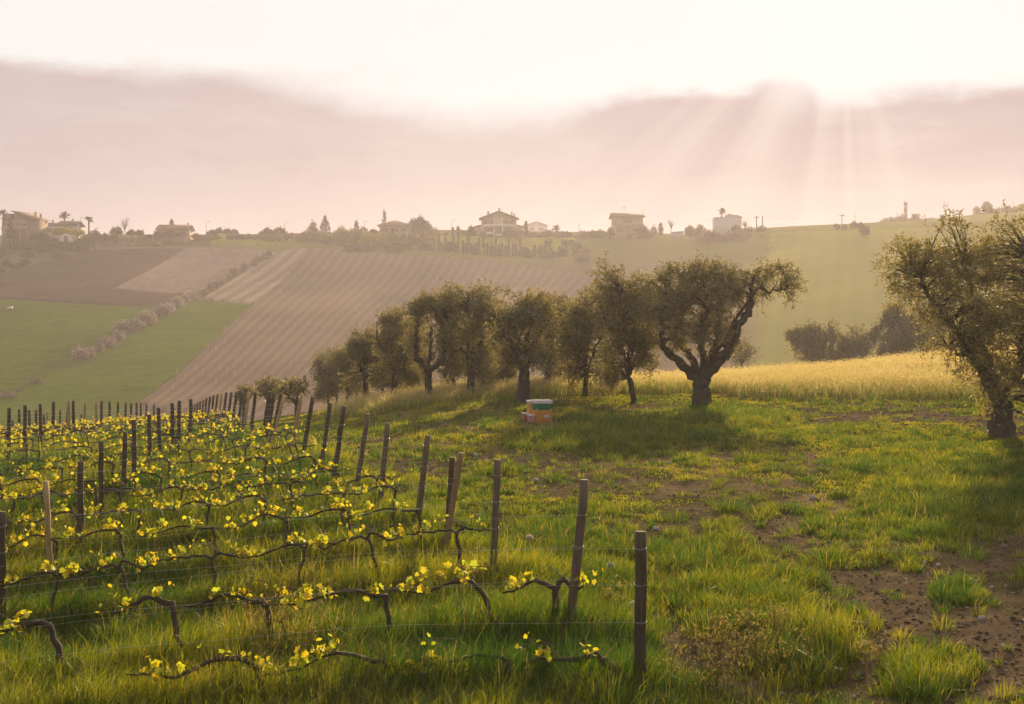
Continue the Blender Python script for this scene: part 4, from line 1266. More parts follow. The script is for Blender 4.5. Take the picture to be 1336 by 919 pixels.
# ------------------------------------------------------------------ stones, dandelion clocks, weeds
def stone(px, py, s, label, col=(.44, .40, .36)):
    x, y, _ = spot(px, py); z = float(GF(x, y))
    g = np.random.default_rng(int(px * 7 + py))
    import bmesh
    bm = bmesh.new(); bmesh.ops.create_icosphere(bm, subdivisions=3, radius=s * .75)
    k1, k2 = g.uniform(.55, .8), g.uniform(.7, 1.1); ph = g.uniform(0, 9, 3)
    for v in bm.verts:
        n = v.co.normalized()
        d = 1 + .14 * math.sin(3.1 * n.x + ph[0]) + .12 * math.sin(4.3 * n.y + ph[1]) + .08 * math.sin(6 * n.z + 3 * n.x + ph[2])
        v.co = Vector((v.co.x * d, v.co.y * d * k2, v.co.z * d * k1))
    me = bpy.data.meshes.new('stone'); bm.to_mesh(me); bm.free()
    at_ = me.attributes.new('col', 'FLOAT_COLOR', 'POINT')
    at_.data.foreach_set('color', np.tile(np.array([*col, 1], np.float32), len(me.vertices)))
    for p_ in me.polygons: p_.use_smooth = True
    me.materials.append(M_STONE)
    o = bpy.data.objects.new('stone', me); COL.objects.link(o); o.location = (x, y, z + s * .2); o.rotation_euler = (0, 0, g.uniform(0, 6))
    tag(o, label, 'stone', 'loose stones on the bare ground')

STONES = [(1187, 692, .06, 'roundish pale stone between grass tufts on the open slope below the sprawling olive'), (1127, 844, .055, 'pale stone beside the bare patch near the tall dark tussock'),
          (1281, 811, .05, 'whitish flat stone lying on the bare brown soil'), (1206, 734, .045, 'small pale stone at the upper rim of the bare soil'), (1060, 651, .09, 'long whitish stone at the straw patch in mid meadow'),
          (1224, 736, .05, 'pale stone beside the smallest one at the rim of the bare soil'), (1042, 662, .07, 'greyish stone below the long whitish one'), (1310, 712, .085, 'brown rounded clod near the picture edge'),
          (620, 594, .10, 'grey stone at the end of the vineyard near the fourth post'), (700, 628, .09, 'flat pale stone on the worn ground behind the second post'), (625, 676, .07, 'bluish grey stone beside the straight brown third post'),
          (855, 691, .07, 'pale stone in the grass just behind the first post'), (1050, 832, .05, 'small stone at the edge of the dry weeds'), (1294, 766, .04, 'tiny whitish stone on the dark soil by the round tussock'), (872, 606, .10, 'whitish stone on bare ground under the large olive shade')]
for px, py, s, lab in STONES:
    stone(px, py, s, lab, (.20, .13, .09) if 'clod' in lab else ((.30, .29, .29) if 'gre' in lab else (.36, .32, .27)))

for px, py, lab in [(691, 702, 'white dandelion clock in the grass between the second and third posts'), (797, 738, 'white dandelion clock between the first two end posts'), (826, 790, 'white dandelion clock low beside the thick first post')]:
    x, y, z = spot(px, py + 14); zt = (YH - py) / F * y
    o = empty('dandelion', (x, y, z), lab, 'dandelion', 'dandelion clocks in the grass')
    h = max(.1, zt - z)
    mb = MB(); mb.tube(np.array([(0, 0, -.03), (.008, 0, h * .5), (0, 0, h)]), .003, 6, (.14, .10, .03)); mb.build('stem', M_GRASS, o)
    g = np.random.default_rng(px); n = 420
    d = g.normal(0, 1, (n, 3)); d /= np.linalg.norm(d, axis=1)[:, None]
    mb = MB(); mb.leaves(np.array([0, 0, h]) + d * .028, .026, .014, np.tile([.62, .58, .55], (n, 1)), g, 0, d * 2); mb.leaves(np.tile([0, 0, h], (160, 1)), .03, .002, np.tile([.5, .46, .4], (160, 1)), g, 0)
    mb.build('seed_head', M_DRY, o)

def weed(px, py, h, seed, label, n=16, col=(.19, .16, .05), wide=.35):
    x, y, z = spot(px, py); g = np.random.default_rng(seed)
    o = empty('dry_weed', (x, y, z), label, 'weed', 'dry weeds')
    st = MB(); hd = MB()
    for i in range(n):
        b = np.array([g.normal(0, wide * .45), g.normal(0, wide * .3), -.02]); L = h * g.uniform(.55, 1.1)
        d = np.array([g.normal(0, .22), g.normal(0, .2), 1.0])
        S = spline([b, b + d * L * .5, b + d * L + np.array([g.normal(0, .08), 0, 0])], 6)
        st.tube(S, np.linspace(.0045, .002, 6), 4, np.array(col) * g.uniform(.7, 1.3), False)
        for k in range(7):
            a = S[g.integers(2, 6)]; e = a + np.array([g.normal(0, .07), g.normal(0, .05), g.uniform(.02, .09)])
            st.tube(np.stack([a, e]), .002, 3, np.array(col) * .9, False)
            m = g.integers(3, 8)
            hd.leaves(e + g.normal(0, .014, (m, 3)), g.uniform(.014, .035, m), .012, np.array(col) * np.array([1.5, 1.35, 1.2]) * g.uniform(.6, 1.4, (m, 1)), g, 0)
    st.build('stems', M_DRY, o); hd.build('seed_heads', M_DRY, o)  # second part: loose seed heads and buds on the side twigs

for i, (px, py, h, n, w, lab) in enumerate([(985, 880, .50, 26, .5, 'largest clump of reddish dry weeds beside the tall dark tussock'), (945, 868, .42, 18, .4, 'dry weed clump between the first post and the largest weed clump'),
        (1005, 838, .38, 14, .4, 'thin dry weeds behind the largest weed clump'), (905, 905, .36, 14, .4, 'dry weeds at the bottom of the picture by the first post'),
        (372, 878, .62, 24, .35, 'tall branching dry weed in front of the bent vine of the second row'), (340, 850, .42, 12, .3, 'sparse dry weed beside the hook shaped vine trunk'),
        (800, 800, .34, 10, .3, 'reddish weed between the first two end posts'), (610, 770, .30, 8, .25, 'small dry weed before the straight third post'), (470, 905, .34, 10, .4, 'weeds at the low bent cane of the first row'), (1140, 870, .28, 8, .25, 'little dry weed on the bare soil')]):
    weed(px, py, h, 60 + i, lab, n, wide=w)

# ------------------------------------------------------------------ the ridge: houses
BOX = ((0, 0, 0), (1, 1, 1))
def wallbox(mb, x0, x1, y0, y1, z0, z1, col): mb.box((x0, y0, z0), (x1, y1, z1), col)

def roof_gable(mb, x0, x1, y0, y1, z, h, ov, col, axis='x', th=.22):
    """two slabs; the ridge runs along the axis"""
    x0 -= ov; x1 += ov; y0 -= ov; y1 += ov
    if axis == 'x':
        ym = (y0 + y1) / 2
        prof = [(y0, z), (ym, z + h), (y1, z), (y1, z + th), (ym, z + h + th), (y0, z + th)]
        V = [(x, a, b) for x in (x0, x1) for a, b in prof]
    else:
        xm = (x0 + x1) / 2
        prof = [(x0, z), (xm, z + h), (x1, z), (x1, z + th), (xm, z + h + th), (x0, z + th)]
        V = [(a, y, b) for y in (y0, y1) for a, b in prof]
    f = [(0, 1, 7, 6), (1, 2, 8, 7), (2, 3, 9, 8), (3, 4, 10, 9), (4, 5, 11, 10), (5, 0, 6, 11), (0, 5, 4, 1), (1, 4, 3, 2), (6, 7, 10, 11), (7, 8, 9, 10)]
    mb.add(V, f, col)

def roof_hip(mb, x0, x1, y0, y1, z, h, ov, col, th=.2):
    x0 -= ov; x1 += ov; y0 -= ov; y1 += ov
    ins = min((x1 - x0) * .5 - .3, (y1 - y0) / 2); ym = (y0 + y1) / 2
    V = [(x0, y0, z), (x1, y0, z), (x1, y1, z), (x0, y1, z), (x0, y0, z + th), (x1, y0, z + th), (x1, y1, z + th), (x0, y1, z + th), (x0 + ins, ym, z + h), (x1 - ins, ym, z + h)]
    mb.add(V, [(3, 2, 1, 0), (0, 1, 5, 4), (1, 2, 6, 5), (2, 3, 7, 6), (3, 0, 4, 7), (4, 5, 9, 8), (6, 7, 8, 9), (5, 6, 9), (7, 4, 8)], col)

def gable_wall(mb, x0, x1, y0, y1, z, h, col, axis):
    if axis == 'x':
        ym = (y0 + y1) / 2
        mb.add([(x0, y0, z), (x0, y1, z), (x0, ym, z + h), (x1, y0, z), (x1, y1, z), (x1, ym, z + h)], [(0, 2, 1), (3, 4, 5), (0, 3, 5, 2), (1, 2, 5, 4)], col)
    else:
        xm = (x0 + x1) / 2
        mb.add([(x0, y0, z), (x1, y0, z), (xm, y0, z + h), (x0, y1, z), (x1, y1, z), (xm, y1, z + h)], [(0, 1, 2), (3, 5, 4), (0, 2, 5, 3), (1, 4, 5, 2)], col)

def windows(o, specs, yf, shutter=(.25, .16, .11)):
    """windows let into the front: (x centre, z sill, width, height)"""
    for x, z, w, h in specs:
        fr = MB(); t = .09
        fr.box((x - w / 2 - t, yf - .06, z - t), (x - w / 2, yf + .02, z + h + t), (.7, .66, .6)); fr.box((x + w / 2, yf - .06, z - t), (x + w / 2 + t, yf + .02, z + h + t), (.7, .66, .6))
        fr.box((x - w / 2, yf - .06, z + h), (x + w / 2, yf + .02, z + h + t), (.7, .66, .6)); fr.box((x - w / 2, yf - .10, z - t), (x + w / 2, yf + .02, z), (.7, .66, .6))
        fr.box((x - .03, yf - .05, z + .004), (x + .03, yf + .01, z + h - .004), (.7, .66, .6))
        win = fr.build('window', M_PAINT, o)
        pn = MB(); pn.box((x - w / 2, yf - .03, z), (x + w / 2, yf - .003, z + h)); pn.build('pane', M_GLASS, win)
        for s in (-1, 1):
            sh = MB(); sh.box((x + s * (w / 2 + t + .02) - (.34 * w if s < 0 else 0), yf - .07, z - .02), (x + s * (w / 2 + t + .02) + (.34 * w if s > 0 else 0), yf - .015, z + h + .02), shutter)
            sh.build('shutter', M_PAINT, win)

def house_root(px, py, Y, label, cat='house', name='house', rz=0.0):
    u = Y / F; X = (px - CX) * u; z = (YH - py) * u
    return empty(name, (X, Y, z), label, cat, 'houses along the ridge', rz), u

def chimney(par, x, y, z, h, w=.5, col=(.30, .2, .15)):
    mb = MB(); mb.box((x - w / 2, y - w / 2, z - .8), (x + w / 2, y + w / 2, z + h), col); mb.box((x - w * .7, y - w * .7, z + h + .003), (x + w * .7, y + w * .7, z + h + .14), col)
    mb.build('chimney', M_ROOF, par)

# ochre house at the picture edge
o, u = house_root(36, 312, 412, 'ochre two storey house with a sloping roof next to the tall edge palm', rz=R(-14))
m = MB(); wallbox(m, -6.2, 4.2, -4, 5, -3, 6.4, (.25, .17, .11)); m.add([(-2.2, -4, 6.4), (4.2, -4, 6.4), (-2.2, -4, 8.6), (-2.2, 5, 6.4), (4.2, 5, 6.4), (-2.2, 5, 8.6)], [(0, 1, 2), (3, 5, 4), (0, 2, 5, 3), (1, 4, 5, 2)], (.25, .17, .11)); m.build('wall', M_WALL, o)
m = MB(); m.add([(-3.0, -4.8, 8.95), (5.0, -4.8, 6.2), (5.0, 5.8, 6.2), (-3.0, 5.8, 8.95), (-3.0, -4.8, 9.2), (5.0, -4.8, 6.45), (5.0, 5.8, 6.45), (-3.0, 5.8, 9.2)], [(0, 3, 2, 1), (4, 5, 6, 7), (0, 1, 5, 4), (1, 2, 6, 5), (2, 3, 7, 6), (3, 0, 4, 7)], (.20, .12, .085))
m.box((-6.9, -4.6, 6.42), (-3.02, 5.4, 6.7), (.16, .11, .08)); rf = m.build('roof', M_ROOF, o)
m = MB(); m.add([(-6.6, -4.5, 6.72), (-3.03, -4.5, 6.72), (-3.03, 5.3, 6.72), (-6.6, 5.3, 6.72), (-3.03, -4.5, 8.2), (-3.03, 5.3, 8.2), (-5.2, -4.5, 8.2), (-5.2, 5.3, 8.2)], [(0, 1, 4, 6), (3, 7, 5, 2), (0, 6, 7, 3), (6, 4, 5, 7)], (.17, .11, .085)); m.build('dormer', M_ROOF, rf)
chimney(rf, 2.0, 1.5, 7.6, 1.3); chimney(rf, 3.3, 2.5, 7.2, 1.2)
windows(o, [(-1.3, 4.1, .9, 1.4), (1.9, 4.1, 1.3, 1.3), (-4.6, 4.2, .9, 1.2)], -4)
m = MB(); m.box((-5.6, -6.0, 2.75), (4.1, -4.003, 2.95), (.36, .28, .2)); m.box((-5.6, -6.0, 2.953), (4.1, -5.88, 3.75), (.33, .25, .18)); m.build('balcony', M_WALL, o)
m = MB(); [m.box((x, -5.9, -2), (x + .3, -5.6, 2.747), (.33, .25, .18)) for x in (-5.5, -2.2, 1.0, 3.7)]; m.build('pillars', M_WALL, o)
m = MB(); m.box((-4.5, -4.06, 0), (-3.2, -4.003, 2.2), (.05, .04, .035)); m.build('door', M_PAINT, o)
# white house behind the palm
o, u = house_root(86, 306, 424, 'long low white house with a grey brown roof under the middle palm')
m = MB(); wallbox(m, -5.6, 4.2, -4, 4, -3, 2.7, (.62, .55, .5)); gable_wall(m, -.8, 4.2, -4, 4, 2.7, 1.7, (.62, .55, .5), 'x'); m.build('wall', M_WALL, o)
m = MB(); roof_gable(m, -1.0, 4.4, -4, 4, 2.72, 1.7, .8, (.13, .10, .08), 'x'); roof_gable(m, -5.9, -2.0, -3.6, 3.6, 2.5, 1.3, .5, (.12, .095, .08), 'x'); rf = m.build('roof', M_ROOF, o)
chimney(rf, -4.6, .5, 3.6, 1.2); chimney(rf, 2.2, .5, 4.3, .9)
windows(o, [(-3.8, .7, 1.0, 1.2), (.6, .7, 1.0, 1.2), (2.8, .7, 1.0, 1.2)], -4)
# brown roofed house
o, u = house_root(229, 309, 436, 'low house with a wide brown roof behind bushes and a spruce')
m = MB(); wallbox(m, -5.2, 5.2, -4, 4, -3, 2.1, (.36, .25, .18)); gable_wall(m, -5.2, 5.2, -4, 4, 2.1, 1.7, (.36, .25, .18), 'x'); m.build('wall', M_WALL, o)
m = MB(); roof_gable(m, -5.2, 5.2, -4, 4, 2.12, 1.9, .7, (.20, .115, .085), 'x'); rf = m.build('roof', M_ROOF, o); chimney(rf, 4.4, .4, 3.8, .9)
windows(o, [(-3, .5, 1.1, 1.1), (0, .5, 1.1, 1.1), (3.2, .5, 1.1, 1.1)], -4)
# hip roofed bungalow
o, u = house_root(516, 305, 446, 'bungalow with a low hipped roof between a spruce and a broad round tree')
m = MB(); wallbox(m, -5.3, 5.3, -4.5, 4.5, -3, 2.5, (.40, .29, .21)); m.build('wall', M_WALL, o)
m = MB(); roof_hip(m, -5.3, 5.3, -4.5, 4.5, 2.503, 2.2, .9, (.22, .12, .085)); m.build('roof', M_ROOF, o)
windows(o, [(-3.4, .5, 1.4, 1.4), (.2, .5, 1.4, 1.5), (3.4, .5, 1.4, 1.4)], -4.5)
m = MB(); m.box((-1.6, -4.56, -.2), (-.7, -4.503, 1.95), (.6, .56, .5)); m.build('door', M_PAINT, o)
# villa
o, u = house_root(651, 307, 448, 'large villa with gabled roof, white balcony and four chimneys above the cypress row')
W_ = (.45, .30, .21)
m = MB(); wallbox(m, -6.3, 6.3, -4.5, 5, -3, 5.5, W_); gable_wall(m, -6.3, 6.3, -4.5, 5, 5.5, 2.4, W_, 'y'); wallbox(m, -8.4, -6.303, -3, 4, -3, 2.7, W_); wallbox(m, 6.303, 8.8, -3, 4, -3, 2.7, W_); m.build('wall', M_WALL, o)
m = MB(); roof_gable(m, -6.3, 6.3, -4.5, 5, 5.55, 2.75, .9, (.19, .11, .085), 'y'); rf = m.build('roof', M_ROOF, o)
m = MB(); m.add([(-9.0, -3.5, 2.72), (-6.305, -3.5, 3.4), (-6.305, 4.4, 3.4), (-9.0, 4.4, 2.72), (-9.0, -3.5, 2.95), (-6.305, -3.5, 3.63), (-6.305, 4.4, 3.63), (-9.0, 4.4, 2.95)], [(0, 3, 2, 1), (4, 5, 6, 7), (0, 1, 5, 4), (1, 2, 6, 5), (2, 3, 7, 6), (3, 0, 4, 7)], (.19, .11, .085))
m.add([(9.4, -3.5, 2.72), (6.305, -3.5, 3.4), (6.305, 4.4, 3.4), (9.4, 4.4, 2.72), (9.4, -3.5, 2.95), (6.305, -3.5, 3.63), (6.305, 4.4, 3.63), (9.4, 4.4, 2.95)], [(0, 1, 2, 3), (4, 7, 6, 5), (0, 4, 5, 1), (1, 5, 6, 2), (2, 6, 7, 3), (3, 7, 4, 0)], (.19, .11, .085)); m.build('wing_roof', M_ROOF, o)
chimney(rf, -3.9, 0, 7.0, 1.5, .6); chimney(rf, .1, 0, 8.6, 1.1, .6); chimney(rf, 4.6, 1, 6.7, 1.5, .6); chimney(rf, 5.5, 2, 6.4, 1.4, .6)
windows(o, [(-4.6, 3.6, 1.1, 1.5), (-2.6, 3.6, 1.1, 1.5), (2.6, 3.6, 1.1, 1.5), (4.6, 3.6, 1.1, 1.5), (-3.2, .5, 1.4, 1.7), (3.6, .5, 1.4, 1.7)], -4.5)
m = MB(); m.box((-5.4, -6.2, 2.6), (5.4, -4.503, 2.8), (.6, .52, .46)); m.box((-5.4, -6.2, 2.803), (5.4, -6.08, 3.6), (.62, .55, .5)); m.box((-5.4, -6.077, 2.803), (-5.28, -4.503, 3.6), (.62, .55, .5)); m.box((5.28, -6.077, 2.803), (5.4, -4.503, 3.6), (.62, .55, .5)); m.build('balcony', M_WALL, o)
for x in (-1.6, 1.3):
    m = MB(); m.box((x - .2, -6.15, -2), (x + .2, -5.8, 2.597), (.6, .5, .45)); m.box((x - .2, -6.07, 2.803), (x + .2, -5.8, 6.2), (.6, .5, .45)); m.build('column', M_WALL, o)
m = MB(); m.box((-.7, -4.57, .0), (.8, -4.503, 2.1), (.1, .06, .045)); m.build('door', M_PAINT, o)
m = MB(); m.box((-4.6, -6.3, -.2), (-1.9, -6.18, .8), (.6, .52, .47)); m.box((-1.0, -6.6, -.6), (2.2, -6.2, .15), (.6, .52, .47)); m.build('terrace_wall', M_WALL, o)
# far white house
o, u = house_root(700, 302, 640, 'small pale gabled house far behind the ridge beside a thin conifer')
m = MB(); wallbox(m, -5.5, 5.5, -4, 4, -5, 2.6, (.6, .5, .46)); gable_wall(m, -5.5, 5.5, -4, 4, 2.6, 2.0, (.6, .5, .46), 'y'); wallbox(m, 5.503, 11, -3, 4, -5, .5, (.58, .5, .46)); m.build('wall', M_WALL, o)
m = MB(); roof_gable(m, -5.5, 5.5, -4, 4, 2.63, 2.1, .5, (.34, .22, .18), 'y'); m.build('roof', M_ROOF, o)
windows(o, [(-2.4, .3, 1.2, 1.3), (2.4, .3, 1.2, 1.3)], -4)
# boxy two storey house
o, u = house_root(818, 306, 436, 'square two storey house with a wide gabled roof beside a dark ivy bush', rz=R(4))
W_ = (.38, .30, .21)
m = MB(); wallbox(m, -5.0, 5.0, -4, 4, -4, 5.6, W_); gable_wall(m, -5, 5, -4, 4, 5.6, 1.5, W_, 'x'); wallbox(m, -6.4, -5.003, -3, 3, -4, 2.4, W_); wallbox(m, 5.003, 6.2, -3, 3, -4, 2.6, W_); m.build('wall', M_WALL, o)
m = MB(); roof_gable(m, -5, 5, -4, 4, 5.62, 1.7, .8, (.16, .10, .075), 'x'); rf = m.build('roof', M_ROOF, o)
windows(o, [(-1.4, 3.5, 1.0, 1.6), (.6, 3.5, 1.0, 1.6), (-3.4, .4, 1.1, 1.5), (2.8, .4, 1.8, 1.5)], -4, (.2, .12, .08))
m = MB(); m.box((-5, -5.5, 2.7), (5, -4.003, 2.9), (.4, .32, .24)); m.box((-5, -5.5, 2.903), (5, -5.4, 3.6), (.36, .27, .2)); m.build('balcony', M_WALL, o)
for x in (-4.8, -1.5, 1.6, 4.8):
    m = MB(); m.box((x - .12, -5.45, -2), (x + .12, -5.2, 2.697), (.4, .32, .24)); m.build('pillar', M_WALL, o)
m = MB(); m.tube(np.array([(-1, 0, 7.0), (-1, 0, 9.9)]), .05, 5, (.1, .1, .1)); m.box((-1.6, -.03, 9.4), (-.4, .03, 9.5), (.1, .1, .1)); m.build('antenna', M_METAL, rf)
# small shed
o, u = house_root(883, 307, 432, 'low grey flat shed beside the bare tree on the crest', 'shed', 'shed')
m = MB(); wallbox(m, -1.9, 2.0, -1.5, 1.5, -1.5, .9, (.42, .38, .37)); m.build('wall', M_WALL, o)
m = MB(); m.add([(-2.1, -1.7, .91), (2.2, -1.7, .91), (2.2, 1.7, .91), (-2.1, 1.7, .91), (-2.1, -1.7, 1.05), (2.2, -1.7, 1.3), (2.2, 1.7, 1.3), (-2.1, 1.7, 1.05)], [(3, 2, 1, 0), (4, 5, 6, 7), (0, 1, 5, 4), (1, 2, 6, 5), (2, 3, 7, 6), (3, 0, 4, 7)], (.45, .42, .42)); m.build('roof', M_METAL, o)
# white cube house
o, u = house_root(948, 299, 415, 'white windowless block house with a palm rising behind its roof')
m = MB(); wallbox(m, -4.3, 4.3, -4, 4, -4, 3.5, (.52, .47, .45)); m.add([(0, -3.9, 3.503), (4.2, -3.9, 3.503), (0, -3.9, 4.6), (4.2, -3.9, 3.7), (0, 3.9, 3.503), (4.2, 3.9, 3.503), (0, 3.9, 4.6), (4.2, 3.9, 3.7)], [(0, 1, 3, 2), (4, 6, 7, 5), (2, 3, 7, 6), (1, 5, 7, 3), (0, 2, 6, 4)], (.5, .42, .38)); m.build('wall', M_WALL, o)
m = MB(); m.box((-4.5, -4.2, 3.503), (-.03, 4.2, 3.65), (.4, .33, .3)); m.add([(-.02, -4.1, 4.62), (4.6, -4.1, 3.6), (4.6, 4.1, 3.6), (-.02, 4.1, 4.62), (-.02, -4.1, 4.8), (4.6, -4.1, 3.78), (4.6, 4.1, 3.78), (-.02, 4.1, 4.8)], [(0, 3, 2, 1), (4, 5, 6, 7), (0, 1, 5, 4), (1, 2, 6, 5), (2, 3, 7, 6), (3, 0, 4, 7)], (.3, .2, .16)); rf = m.build('roof', M_ROOF, o)
chimney(rf, 3.9, 1, 4.0, .6); m = MB(); m.tube(np.array([(-5.0, -3, -3), (-5.0, -3, 2.6)]), .05, 5, (.12, .11, .1)); m.build('pipe', M_METAL, o)

# white polytunnel among the shrubs
X, Y, Z = at(86, 314, 408)
o = empty('polytunnel', (X, Y, Z), 'small white rounded plastic tunnel among shrubs below the ochre house', 'tunnel', None, R(20))
an = np.linspace(0, np.pi, 15); m = MB()
V = np.concatenate([np.stack([np.cos(an) * 2.0 * s, np.full(15, y), np.sin(an) * 2.4 * s - .3], 1) for y, s in ((-2.2, .96), (-2.1, 1.0), (2.1, 1.0), (2.2, .96))])
i = np.arange(3)[:, None] * 15; j = np.arange(14)[None]
m.add(V, np.stack([i + j, i + j + 1, i + 15 + j + 1, i + 15 + j], -1).reshape(-1, 4), (.72, .68, .66)); m.build('cover', M_PAINT, o, True)
m = MB(); m.add(np.concatenate([V[:15], V[-15:]]), [tuple(range(15)), tuple(range(29, 14, -1))], (.62, .58, .56)); m.build('end_sheet', M_PAINT, o)
m = MB(); m.box((-.55, -2.26, -.6), (.55, -2.21, 1.4), (.12, .10, .09)); m.build('door', M_PAINT, o)

# ------------------------------------------------------------------ ridge vegetation
def clump(mb, c, r, n, s, col, g, flat=1.0, top=.25):
    d = g.normal(0, 1, (n, 3)); d /= np.linalg.norm(d, axis=1)[:, None]
    rad = g.random((n, 1)) ** .4
    p = np.array(c) + d * rad * np.array(r) * g.uniform(.8, 1.15, (n, 1))
    cc = np.array(col) * g.uniform(.6, 1.4, (n, 1))
    mb.leaves(p, s * g.uniform(.6, 1.3, n), s * .6, cc, g, .1, d * .6)

def far_tree(px, top, base, wpx, Y, label, group, kind='round', col=(.055, .052, .026), seed=None, cat='tree', name='tree', dens=1.0, trunkcol=(.07, .052, .04)):
    u = Y / F; g = np.random.default_rng(seed if seed is not None else int(px * 13 + top * 7))
    zb = (YH - base) * u; X = (px - CX) * u
    if zb - float(G(X, Y)) > .4:               # stand it where the photo's line of sight meets the slope
        Yh = float(hit([px], [base + .5], y0=240)[0][1])
        if -70 < Yh - Y < (70 if base > 318 or kind == 'cypress' else 2): Y = Yh; u = Y / F
    X = (px - CX) * u; zb = (YH - base) * u; H = max(.8, (base - top) * u); W = wpx * u
    zg = float(G(X, Y)); ext = max(0.3, zb - zg + .3) if zb > zg else .3
    o = empty(name, (X, Y, zb), label, cat, group)
    tr = MB(); cr = MB(); s = .0011 * Y * 1.15
    if kind == 'palm':
        tr.tube(np.array([(g.normal(0, .1), 0, -ext - .5), (0, 0, H * .35), (g.normal(0, .15), 0, H - W * .30)]), (.34, .24, .26), 8, trunkcol, True, .08, g)
        hub = np.array([0, 0, H - W * .30])
        for k in range(34):
            a = g.uniform(0, 2 * np.pi); e = g.uniform(-.7, 1.25); L = W * .56 * g.uniform(.8, 1.1)
            d = np.array([math.cos(a) * math.cos(e), math.sin(a) * math.cos(e), math.sin(e)])
            S = spline([hub, hub + d * L * .6, hub + d * L + np.array([0, 0, -.28 * L])], 6)
            sd = np.cross(d, [0, 0, 1.0]); sd /= np.linalg.norm(sd) + 1e-6
            w_ = np.array([.06, .16, .22, .22, .16, .04])[:, None] * W * .30
            c_ = np.array(col) * g.uniform(.7, 1.3)
            V = np.stack([S - sd * w_, S + np.array([0, 0, .05 * W]), S + sd * w_], 1).reshape(-1, 3)
            q_ = [(3 * a_ + b_, 3 * a_ + b_ + 1, 3 * a_ + 4 + b_, 3 * a_ + 3 + b_) for a_ in range(5) for b_ in (0, 1)]
            cr.add(V, q_, c_)
    elif kind == 'cypress':
        tr.tube(np.array([(0, 0, -ext - .5), (0, 0, H * .5)]), (.12, .05), 5, trunkcol)
        n = int(260 * dens); t = g.random(n) ** .85
        wid = W / 2 * np.minimum(1, (1 - t) * 2.2) * np.minimum(1, .45 + t * 3)
        a = g.uniform(0, 2 * np.pi, n); r = np.sqrt(g.random(n))
        p = np.stack([np.cos(a) * wid * r, np.sin(a) * wid * r, t * H - .1], 1)
        cr.leaves(p, s * g.uniform(.9, 1.8, n), s * .55, np.array(col) * g.uniform(.6, 1.4, (n, 1)), g, 0, np.array([0, 0, 1.6]))
    elif kind == 'spruce':
        tr.tube(np.array([(0, 0, -ext - .5), (0, 0, H * .95)]), (.22, .05), 6, trunkcol)
        tiers = 8
        for k in range(tiers):
            z = H * (.16 + .80 * k / tiers); w = W / 2 * (1 - k / tiers) ** .8 * g.uniform(.8, 1.15)
            for b_ in range(9):
                a = g.uniform(0, 2 * np.pi); n = 8
                f = g.random((n, 1))
                p = np.array([0, 0, z]) + f * w * np.array([math.cos(a), math.sin(a), -.22]) + g.normal(0, s * .2, (n, 3))
                cr.leaves(p, s * g.uniform(.7, 1.3, n), s * .5, np.array(col) * g.uniform(.6, 1.4, (n, 1)), g, .5, np.array([math.cos(a), math.sin(a), -.2]))
        clump(cr, (0, 0, H * .96), (.2, .2, H * .06), 14, s, col, g)
    elif kind == 'bare':
        tr.tube(np.array([(0, 0, -ext - .5), (0, 0, H * .45)]), (.14, .09), 6, trunkcol)
        for k in range(26):
            a = g.uniform(0, 2 * np.pi); z0 = H * g.uniform(.25, .5); z1 = H * g.uniform(.55, 1.0); w = W / 2 * g.uniform(.2, 1)
            tr.tube(spline([(0, 0, z0), (math.cos(a) * w * .5, math.sin(a) * w * .5, (z0 + z1) * .52), (math.cos(a) * w, math.sin(a) * w, z1)], 5), np.linspace(.06, .03, 5), 4, trunkcol, False)
        n = int(120 * dens)
        clump(cr, (0, 0, H * .68), (W * .5, W * .5, H * .32), n, s * .55, col, g)
    elif kind == 'umbrella':
        tr.tube(np.array([(0, 0, -ext - .5), (.1, 0, H * .5), (0, 0, H * .75)]), (.22, .16, .12), 6, trunkcol)
        for k in range(6):
            a = k * 1.05; tr.tube(np.array([(0, 0, H * .5), (math.cos(a) * W * .3, math.sin(a) * W * .3, H * .72)]), (.09, .05), 5, trunkcol, False)
        for k in range(10):
            a = g.uniform(0, 6.28); r = W * .33 * math.sqrt(g.random())
            clump(cr, (math.cos(a) * r, math.sin(a) * r, H * .76), (W * .2, W * .2, H * .16), int(70 * dens), s, col, g)
    else:
        ht = {'round': .26, 'bush': .04, 'olive': .34}[kind]
        tr.tube(np.array([(0, 0, -ext - .5), (g.normal(0, .1), 0, H * ht), (g.normal(0, W * .08), 0, H * .7)]), (.05 * W + .05, .04 * W + .03, .04), 6, trunkcol)
        nl = 4 + int(W / 1.6)
        for k in range(nl):
            f = (k + .5) / nl; x = (f - .5) * W * .8 + g.normal(0, .1 * W / nl)
            hh = H * (1 - (abs(f - .5) * 2) ** 2.2 * .45) * g.uniform(.80, 1.0)
            z0 = H * ht * .8; rz_ = (hh - z0) / 2
            y_ = g.normal(0, W * .18)
            if k % 2 == 0: tr.tube(np.array([(0, 0, H * ht * .7), (x * .9, y_, z0 + rz_ * .9)]), (.07, .03), 4, trunkcol, False)
            rx = max(W * .62 / nl, W * .17)
            clump(cr, (x, y_, z0 + rz_), (rx, W * .22, rz_), int(1.7 * dens * max(60, 42 * (rx * rz_) / (s * s) * .55)), s, col, g)
    tr.build('trunk', M_BARK, o); cr.build('crown', M_FAR, o)
    return o

